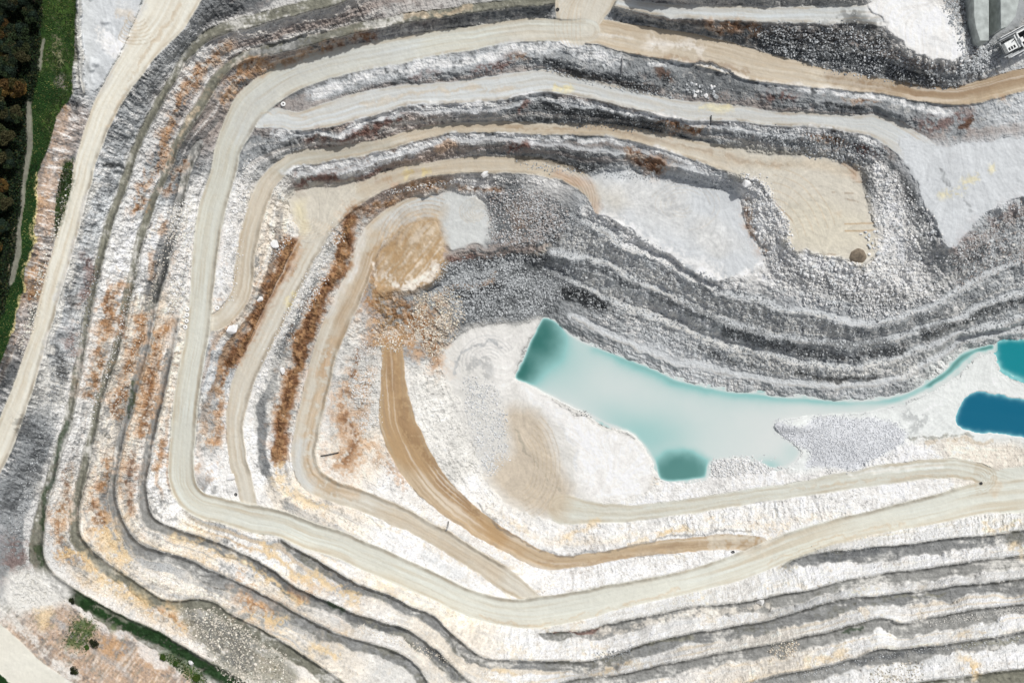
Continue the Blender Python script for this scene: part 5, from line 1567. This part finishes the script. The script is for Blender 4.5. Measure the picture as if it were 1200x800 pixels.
heap(1005.5, 300, 2.9, 1.9, plain_mat('heap_soil', (128, 116, 100), 1.0, 0.35, 1.2), 'round brown soil heap on the south corner of the beige quarry floor')

# ---- concrete walls and the crusher in the north-east corner
conc = plain_mat('weathered_concrete', (176, 182, 178), 0.9, 0.3, 0.5)


def box(bm, x0, x1, y0, y1, z0, z1, bev=0.0):
    vs = [bm.verts.new((x, y, z)) for x in (x0, x1) for y in (y0, y1) for z in (z0, z1)]
    fs = [bm.faces.new([vs[i] for i in q]) for q in ((0, 1, 3, 2), (4, 6, 7, 5), (0, 4, 5, 1), (2, 3, 7, 6), (0, 2, 6, 4), (1, 5, 7, 3))]
    if bev:
        bmesh.ops.bevel(bm, geom=list({e for f_ in fs for e in f_.edges}), offset=bev, segments=1, affect='EDGES')


def wall_slab(outline, z0, z1, label):
    """a poured slab wall: outline on the plate at its own top level"""
    bm = bmesh.new()
    top = [bm.verts.new(site(u, v, z1)) for u, v in outline]
    bot = [bm.verts.new(site(u, v, z1)[:2] + (z0,)) for u, v in outline]
    bm.faces.new(top)
    bm.faces.new(bot[::-1])
    for i in range(len(top)):
        j = (i + 1) % len(top)
        bm.faces.new((top[i], bot[i], bot[j], top[j]))
    bmesh.ops.recalc_face_normals(bm, faces=bm.faces)
    bmesh.ops.bevel(bm, geom=[e for e in bm.edges], offset=0.12, segments=1, affect='EDGES')
    return tag(bm_obj('concrete_wall', bm, conc), label, 'wall', 'concrete walls of the tipping bay')


wall_slab([(1141, -30), (1157, -30), (1159, 0), (1159, 48), (1148.5, 48), (1144, 34), (1141.5, 20)], -22, -6.0, 'broad pale concrete wall beside the dark rock pile, with weeds along its right edge')
wall_slab([(1172, -30), (1193, -30), (1195, -2), (1190, 20), (1180, 32), (1173, 34)], -22, -6.4, 'pale concrete wall with a slanting end next to the crusher hopper')

paint_w = plain_mat('worn_white_paint', (222, 224, 222), 0.5, 0.2, 1.5)
paint_g = plain_mat('grey_steel', (150, 154, 156), 0.5, 0.25, 1.5)
dark = plain_mat('hopper_dark', (34, 37, 40), 0.8, 0.3, 1.5)
crz = -13.2
cr = empty('crusher', site(1187, 52, crz), math.radians(28))
tag(cr, 'white and grey mobile crusher with a dark open hopper at the east edge', 'crusher')
bm = bmesh.new()                                       # chassis: two long beams and crossbeams
for y in (-2.6, 2.6):
    box(bm, -5.5, 11, y - 0.22, y + 0.22, 0.9, 1.6, 0.04)
for x in (-4.6, -1, 3, 7, 10.4):
    box(bm, x - 0.2, x + 0.2, -2.4, 2.4, 1.0, 1.5)
bm_obj('chassis', bm, paint_g, cr)
for y in (-2.5, 2.5):                                  # crawler tracks
    bm = bmesh.new()
    prof = []
    for i in range(17):
        a = math.pi / 2 + math.pi * i / 16
        prof.append((-3.4 + 0.55 * math.cos(a), 0.55 + 0.55 * math.sin(a)))
    for i in range(17):
        a = -math.pi / 2 + math.pi * i / 16
        prof.append((5.4 + 0.55 * math.cos(a), 0.55 + 0.55 * math.sin(a)))
    va = [bm.verts.new((x, y - 0.35, z)) for x, z in prof]
    vb = [bm.verts.new((x, y + 0.35, z)) for x, z in prof]
    bm.faces.new(va)
    bm.faces.new(vb[::-1])
    for i in range(len(prof)):
        j = (i + 1) % len(prof)
        bm.faces.new((va[i], vb[i], vb[j], va[j]))
    bm_obj('crawler_track', bm, tyre_black, cr)
bm = bmesh.new()                                       # hopper: four sloping walls round a dark bottom
o4 = [(0.4, -2.1), (6.6, -2.1), (6.6, 2.1), (0.4, 2.1)]
i4 = [(1.7, -1.0), (5.4, -1.0), (5.4, 1.0), (1.7, 1.0)]
a = [bm.verts.new((x, y, 4.2)) for x, y in o4]
b = [bm.verts.new((x, y, 1.9)) for x, y in i4]
c = [bm.verts.new((x * 1.0 + (0.15 if x > 3 else -0.15), y * 1.07, 4.2)) for x, y in o4]
d = [bm.verts.new((x, y * 1.1, 1.8)) for x, y in i4]
for i in range(4):
    j = (i + 1) % 4
    bm.faces.new((a[i], a[j], b[j], b[i]))
    bm.faces.new((c[j], c[i], d[i], d[j]))
    bm.faces.new((a[i], c[i], c[j], a[j]))
bm.faces.new(b)
bm.faces.new(d[::-1])
bm_obj('hopper', bm, dark, cr)
bm = bmesh.new()                                       # pale rim round the hopper mouth
box(bm, -0.1, 7.1, 2.25, 2.75, 4.1, 4.5, 0.04); box(bm, -0.1, 7.1, -2.75, -2.25, 4.1, 4.5, 0.04)
box(bm, -0.25, 0.25, -2.2, 2.2, 4.1, 4.5, 0.04); box(bm, 6.75, 7.25, -2.2, 2.2, 4.1, 4.5, 0.04)
box(bm, 4.1, 4.6, -2.2, 2.2, 4.0, 4.35, 0.04)
bm_obj('hopper_rim', bm, paint_w, cr)
bm = bmesh.new()                                       # engine house
box(bm, -4.8, -1.1, -1.9, 1.5, 1.65, 3.7, 0.12)
en = bm_obj('engine_house', bm, paint_w, cr)
for i in range(3):
    bm = bmesh.new()
    box(bm, -4.3 + i * 0.95, -3.75 + i * 0.95, -1.5, -0.5, 3.72, 3.80)
    bm_obj('vent', bm, dark, en)
bm = bmesh.new()
n_ = 12
ra = [[bm.verts.new((-1.6 + 0.16 * math.cos(2 * math.pi * k / n_), 0.9 + 0.16 * math.sin(2 * math.pi * k / n_), z)) for k in range(n_)] for z in (3.7, 4.8)]
for k in range(n_):
    bm.faces.new((ra[0][k], ra[0][(k + 1) % n_], ra[1][(k + 1) % n_], ra[1][k]))
bm.faces.new(ra[1])
bm_obj('exhaust', bm, dark, en)
bm = bmesh.new()                                       # step block between engine and hopper
box(bm, -0.95, -0.32, -2.1, 2.4, 1.65, 4.0, 0.08); box(bm, -0.2, 1.0, -1.0, 0.6, 4.52, 4.9, 0.08)
bm_obj('platform', bm, paint_w, cr)
for y in (3.3, -3.3):                                  # walkways with handrails
    bm = bmesh.new()
    box(bm, -5.2, 10.5, y - 0.42, y + 0.42, 2.9, 3.0)
    for x in np.arange(-5.0, 10.6, 1.7):
        box(bm, x - 0.06, x + 0.06, y + 0.34 * (1 if y > 0 else -1) - 0.06, y + 0.34 * (1 if y > 0 else -1) + 0.06, 3.0, 4.1)
        box(bm, x - 0.08, x + 0.08, y - 0.3, y + 0.3, 1.6, 2.9)
    wk = bm_obj('walkway', bm, paint_g, cr)
    bm = bmesh.new()
    s_ = 0.34 * (1 if y > 0 else -1)
    box(bm, -5.2, 10.5, y + s_ - 0.09, y + s_ + 0.09, 4.1, 4.24); box(bm, -5.2, 10.5, y + s_ - 0.05, y + s_ + 0.05, 3.5, 3.6)
    bm_obj('handrail', bm, paint_w, wk)
bm = bmesh.new()
box(bm, 7.4, 10.2, -1.8, 1.8, 1.65, 3.4, 0.1)
bm_obj('jaw_housing', bm, paint_g, cr)

# ------------------------------------------------------------------ trees and shrubs
def leaf_mat(name, dark_c, light_c):
    m, nt, bs = new_mat(name)
    N, L = nt.nodes, nt.links
    at_ = N.new('ShaderNodeAttribute'); at_.attribute_name = 'stone'
    L.new(at_.outputs['Color'], bs.inputs['Base Color'])
    bs.inputs['Roughness'].default_value = 0.7
    bs.inputs['Specular IOR Level'].default_value = 0.2
    return m


leafm = leaf_mat('leaves', None, None)
bark = plain_mat('bark', (84, 70, 56), 0.95, 0.35, 3.0)


def crown_mesh(seed, R_, h, n, cols, leaf=0.3):
    r = np.random.default_rng(seed)
    nb = 16
    ang = r.random(nb) * 6.283
    rad = R_ * np.sqrt(r.random(nb)) * 0.75
    cz = h * (0.55 + 0.4 * r.random(nb) * (1 - 0.5 * (rad / R_) ** 2))
    br = R_ * r.uniform(0.25, 0.42, nb)
    k = r.integers(0, nb, n)
    d = r.standard_normal((n, 3))
    d /= np.linalg.norm(d, axis=1, keepdims=True)
    rr = br[k] * r.uniform(0.55, 1.08, n) ** 0.5
    p = np.stack([rad[k] * np.cos(ang[k]), rad[k] * np.sin(ang[k]), cz[k]], -1) + d * rr[:, None] * np.array([1, 1, 0.75])
    p[:, 2] = np.maximum(p[:, 2], 0.25 * h)
    a = r.standard_normal((n, 3)); a /= np.linalg.norm(a, axis=1, keepdims=True)
    b = np.cross(a, r.standard_normal((n, 3))); b /= np.linalg.norm(b, axis=1, keepdims=True)
    s = leaf * r.uniform(0.6, 1.3, n)[:, None]
    vs = np.stack([p - a * s, p + b * s * 0.55, p + a * s, p - b * s * 0.55], 1).reshape(-1, 3)
    fs = np.arange(n * 4).reshape(n, 4)
    # each bough its own hue, each leaf a little off it
    cl = np.array([lin(c) for c in cols])
    bc = cl[r.integers(0, len(cl), nb)]
    cc = bc[k] * r.uniform(0.6, 1.45, (n, 1))
    return vs.astype(np.float32), fs, np.repeat(cc, 4, 0)


def trunk_mesh(seed, h, r0, R_):
    r = random.Random(seed)
    bm = bmesh.new()

    def limb(p0, p1, a, b, n=8):
        d = (p1 - p0).normalized()
        s = d.orthogonal().normalized()
        t = d.cross(s)
        mid = (p0 + p1) / 2 + Vector((r.uniform(-.2, .2), r.uniform(-.2, .2), 0)) * (p1 - p0).length * 0.4
        rings = []
        for q, rad in ((p0, a), (mid, (a + b) / 2), (p1, b)):
            rings.append([bm.verts.new(q + (s * math.cos(6.283 * i / n) + t * math.sin(6.283 * i / n)) * rad) for i in range(n)])
        for j in range(2):
            for i in range(n):
                bm.faces.new((rings[j][i], rings[j][(i + 1) % n], rings[j + 1][(i + 1) % n], rings[j + 1][i]))
        bm.faces.new(rings[2])
    fork = Vector((r.uniform(-.3, .3), r.uniform(-.3, .3), h * 0.45))
    limb(Vector((0, 0, -0.4)), fork, r0, r0 * 0.65)
    for i in range(6):
        a = 6.283 * i / 6 + r.uniform(-.4, .4)
        q = fork + Vector((math.cos(a) * R_ * r.uniform(.45, .7), math.sin(a) * R_ * r.uniform(.45, .7), h * r.uniform(.25, .42)))
        limb(fork - Vector((0, 0, 0.2)), q, r0 * 0.45, r0 * 0.1)
    bmesh.ops.recalc_face_normals(bm, faces=bm.faces)
    me = bpy.data.meshes.new('trunk')
    bm.to_mesh(me)
    bm.free()
    me.materials.append(bark)
    return me


def np_mesh(name, vs, fs, mat, cc):
    o = mesh_np(name, vs, fs, mat, cc, smooth=False)
    me = o.data
    bpy.data.objects.remove(o)
    return me


DG = [(34, 46, 30), (44, 58, 34), (26, 38, 28), (56, 62, 36), (40, 56, 44), (66, 64, 40)]
KINDS = {
    'dark': [(np_mesh('crown', *crown_mesh(i, 4.2, 8.5, 6500, DG)[:2], leafm, crown_mesh(i, 4.2, 8.5, 6500, DG)[2]), trunk_mesh(i, 8.5, 0.3, 4.2)) for i in (1, 2, 3)],
    'gold': [(np_mesh('crown', *crown_mesh(i, 4.0, 7.5, 6000, GO)[:2], leafm, crown_mesh(i, 4.0, 7.5, 6000, GO)[2]), trunk_mesh(i, 7.5, 0.28, 4.0)) for i, GO in
             ((11, [(96, 76, 38), (112, 88, 44), (82, 62, 32), (66, 64, 34)]),)],
    'bare': [],
}


def tree(u, v, sc_, kind, label, group=None):
    crn, trk = random.choice(KINDS[kind])
    t = empty('tree', at(u, v), random.uniform(0, 6.28))
    t.scale = (sc_, sc_, sc_ * random.uniform(0.85, 1.05))
    tag(t, label, 'tree', group)
    for nm, me in (('trunk', trk), ('crown', crn)):
        o = bpy.data.objects.new(nm, me)
        coll.objects.link(o)
        o.parent = t
    return t


DL = 'dark green leafy tree in the shady wood along the left edge'
DGp = 'dark trees of the wood'
for u, v, s in [(2, 4, 1.1), (20, 6, 1.0), (40, 2, 0.9), (8, 24, 1.0), (44, 22, 0.7), (30, 44, 0.9), (-8, 46, 1.0), (16, 58, 0.9), (36, 66, 0.8), (4, 84, 1.1), (22, 84, 0.9), (2, 112, 0.9), (8, 134, 1.0), (24, 138, 0.75), (-6, 160, 1.0),
                (14, 162, 0.9), (4, 184, 1.0), (18, 190, 0.7), (-10, 208, 1.0), (12, 238, 0.75), (2, 246, 0.8), (-6, 268, 1.0), (8, 268, 0.6), (-8, 312, 1.0), (-2, 330, 0.7), (-14, 10, 1.0), (-20, 90, 1.1), (-18, 130, 1.0), (-24, 190, 1.0), (-24, 250, 1.1), (-26, 300, 1.0), (-30, 350, 1.0)]:
    tree(u, v, s, 'dark', DL, DGp)
tree(25, 108, 1.05, 'gold', 'large golden brown tree at the edge of the wood beside the dirt path')
tree(12, 40, 0.85, 'gold', 'golden brown tree in the upper part of the wood')
tree(8, 72, 0.8, 'gold', 'golden tree below the upper clearing at the left edge of the wood')
tree(9, 219, 0.6, 'gold', 'small orange tree beside the grass near the start of the tan bank')
tree(-1, 290, 0.65, 'gold', 'small rusty tree at the left edge beside the pale path')
tree(-2, 360, 0.5, 'gold', 'little yellow tree on the grass below the end of the dirt path')


def shrub(u, v, R_, cols, label):
    vs, fs, cc = crown_mesh(int(u * 7 + v), R_, R_ * 1.4, 1400, cols, 0.16)
    s = empty('shrub', at(u, v))
    tag(s, label, 'shrub')
    o = mesh_np('foliage', vs, fs, leafm, cc, smooth=False)
    o.parent = s
    me = trunk_mesh(int(u), R_ * 1.4, 0.08, R_)
    t = bpy.data.objects.new('stem', me)
    coll.objects.link(t)
    t.parent = s
    return s


SG_ = [(40, 46, 26), (52, 60, 30), (34, 38, 28)]
shrub(112.5, 752, 1.7, SG_, 'dark rounded shrub beside the green patch on the pink slope')
shrub(90, 783, 1.5, SG_, 'dark shrub low on the pink slope near the corner road')
shrub(103, 757, 0.9, [(56, 84, 30), (70, 96, 40)], 'small bright green shrub left of the dark rounded shrub')
shrub(192, 768, 1.3, [(56, 80, 30), (70, 92, 36)], 'green shrub on the pink slope under the dark green bench')
shrub(207, 776, 1.0, [(50, 76, 30), (66, 90, 36)], 'small green shrub second along the lower edge of the dark green bench')
shrub(232, 792, 1.4, [(52, 78, 28), (72, 92, 34)], 'leafy green shrub at the bottom edge beside the dark green bench')
shrub(86, 703, 1.1, SG_, 'dark shrub at the head of the pink slope beside the pale fan')

# brush under the trees of the wood
bu, bv = RNG.uniform(-40, 56, 60000), RNG.uniform(-60, 440, 60000)
ok = cls[(bv + M).astype(int), (bu + M).astype(int)] == WOOD
bu, bv = bu[ok], bv[ok]
hn = np.clip(fbm(12, 1301, 4, 0.7)[(bv + M).astype(int), (bu + M).astype(int)] + 0.4, 0, 2)
bz = surf(bu, bv) + hn * RNG.uniform(0.3, 1.3, len(bu))
kq = S * (CAM_H - bz) / DREF
bp_ = np.stack([(bu - 600) * kq, -(bv - 400) * kq, bz], -1)
a = RNG.standard_normal((len(bu), 3)); a /= np.linalg.norm(a, axis=1, keepdims=True)
b = np.cross(a, RNG.standard_normal((len(bu), 3))); b /= np.linalg.norm(b, axis=1, keepdims=True)
ln = RNG.uniform(0.2, 0.45, (len(bu), 1))
bvs = np.stack([bp_ - a * ln, bp_ + b * ln * 0.6, bp_ + a * ln, bp_ - b * ln * 0.6], 1).reshape(-1, 3)
bc = np.array([lin(q) for q in [(28, 44, 24), (40, 58, 28), (24, 38, 26), (58, 58, 32), (34, 52, 34)]])[RNG.integers(0, 5, len(bu))] * RNG.uniform(0.7, 1.4, (len(bu), 1))
o = mesh_np('undergrowth', bvs, np.arange(len(bvs)).reshape(-1, 4), leafm, np.repeat(bc, 4, 0), smooth=False)
o['kind'] = 'stuff'

# tufts of grass on the verge
gu = RNG.uniform(-10, 95, 26000)
gv2 = RNG.uniform(-20, 440, 26000)
ok = cls[(gv2 + M).astype(int), (gu + M).astype(int)] == GRASS
gu, gv2 = gu[ok], gv2[ok]
eu, ev = scatter_poly([(86, 722), (113, 726), (112, 748), (96, 762), (74, 756)], 420)
eu, ev = eu + RNG.normal(0, 4, len(eu)), ev + RNG.normal(0, 4, len(ev))
e2, e3 = scatter_poly([(185, 765), (200, 765), (235, 785), (245, 800), (225, 800)], 600)
e4, e5 = scatter_poly([(86, 185), (84, 220), (75, 250), (64, 280), (66, 230), (74, 195)], 1200)
gu, gv2 = np.concatenate([gu, eu, e2, e4]), np.concatenate([gv2, ev, e3, e5])
n = len(gu)
gzz = surf(gu, gv2)
kq = S * (CAM_H - gzz) / DREF
base = np.stack([(gu - 600) * kq, -(gv2 - 400) * kq, gzz], -1)
gtone = fbm(28, 1201, 4, 0.7)
vs_, cs_ = [], []
for b_ in range(3):
    a = RNG.random(n) * 6.283
    ln = RNG.uniform(0.25, 0.6, n)
    dx = np.stack([np.cos(a), np.sin(a), np.zeros(n)], -1)
    sd = np.stack([-np.sin(a), np.cos(a), np.zeros(n)], -1) * 0.11
    tip = base + dx * ln[:, None] * 0.7 + np.array([0, 0, 1]) * ln[:, None] * 0.8
    vs_.append(np.stack([base - sd, base + sd, tip], 1))
    cg = np.where(RNG.random((n, 1)) < 0.05, lin((150, 146, 90)), np.where(RNG.random((n, 1)) < 0.5, lin((64, 90, 40)), lin((44, 68, 34)))) * RNG.uniform(0.7, 1.2, (n, 1))
    tone = 1 + 0.55 * gtone[(gv2 + M).astype(int), (gu + M).astype(int)]
    cs_.append(np.repeat(cg * np.clip(tone, 0.35, 1.8)[:, None], 3, 0))
vs_ = np.concatenate(vs_).reshape(-1, 3)
o = mesh_np('grass', vs_, np.arange(len(vs_)).reshape(-1, 3), leafm, np.concatenate(cs_), smooth=False)
o['kind'] = 'stuff'

# ------------------------------------------------------------------ light and camera
sc_ = bpy.context.scene
SUN_EL, SUN_AZ = 53.0, 40.0          # azimuth clockwise from +Y (top of the photograph)
w = bpy.data.worlds.new('World')
sc_.world = w
w.use_nodes = True
nt = w.node_tree
sky = nt.nodes.new('ShaderNodeTexSky')
sky.sky_type = 'NISHITA'
sky.sun_disc = False
sky.sun_elevation = math.radians(SUN_EL)
sky.sun_rotation = math.radians(SUN_AZ)
sky.dust_density = 2.0
sky.air_density = 0.8
hs = nt.nodes.new('ShaderNodeHueSaturation')      # milky, hazy sky
hs.inputs['Saturation'].default_value = 0.35
nt.links.new(sky.outputs[0], hs.inputs['Color'])
nt.links.new(hs.outputs['Color'], nt.nodes['Background'].inputs['Color'])
nt.nodes['Background'].inputs['Strength'].default_value = 0.11
sd = bpy.data.lights.new('sun', 'SUN')
sd.energy = 2.85
sd.angle = math.radians(2.0)
sd.color = (1.0, 0.98, 0.95)
so = bpy.data.objects.new('sun', sd)
coll.objects.link(so)
e_, a_ = math.radians(SUN_EL), math.radians(SUN_AZ)
dirv = Vector((math.cos(e_) * math.sin(a_), math.cos(e_) * math.cos(a_), math.sin(e_)))
so.rotation_euler = dirv.to_track_quat('Z', 'Y').to_euler()
so.location = (0, 0, 200)

cam = bpy.data.cameras.new('camera')
cam.sensor_width = 36.0
cam.lens = 36.0 * DREF / (1200 * S)
cam.clip_end = 20000
co = bpy.data.objects.new('camera', cam)
coll.objects.link(co)
co.location = (0, 0, CAM_H)
co.rotation_euler = (0, 0, 0)
sc_.camera = co
sc_.view_settings.view_transform = 'Standard'
sc_.view_settings.look = 'None'
sc_.view_settings.exposure = 0.0
sc_.view_settings.gamma = 1.0
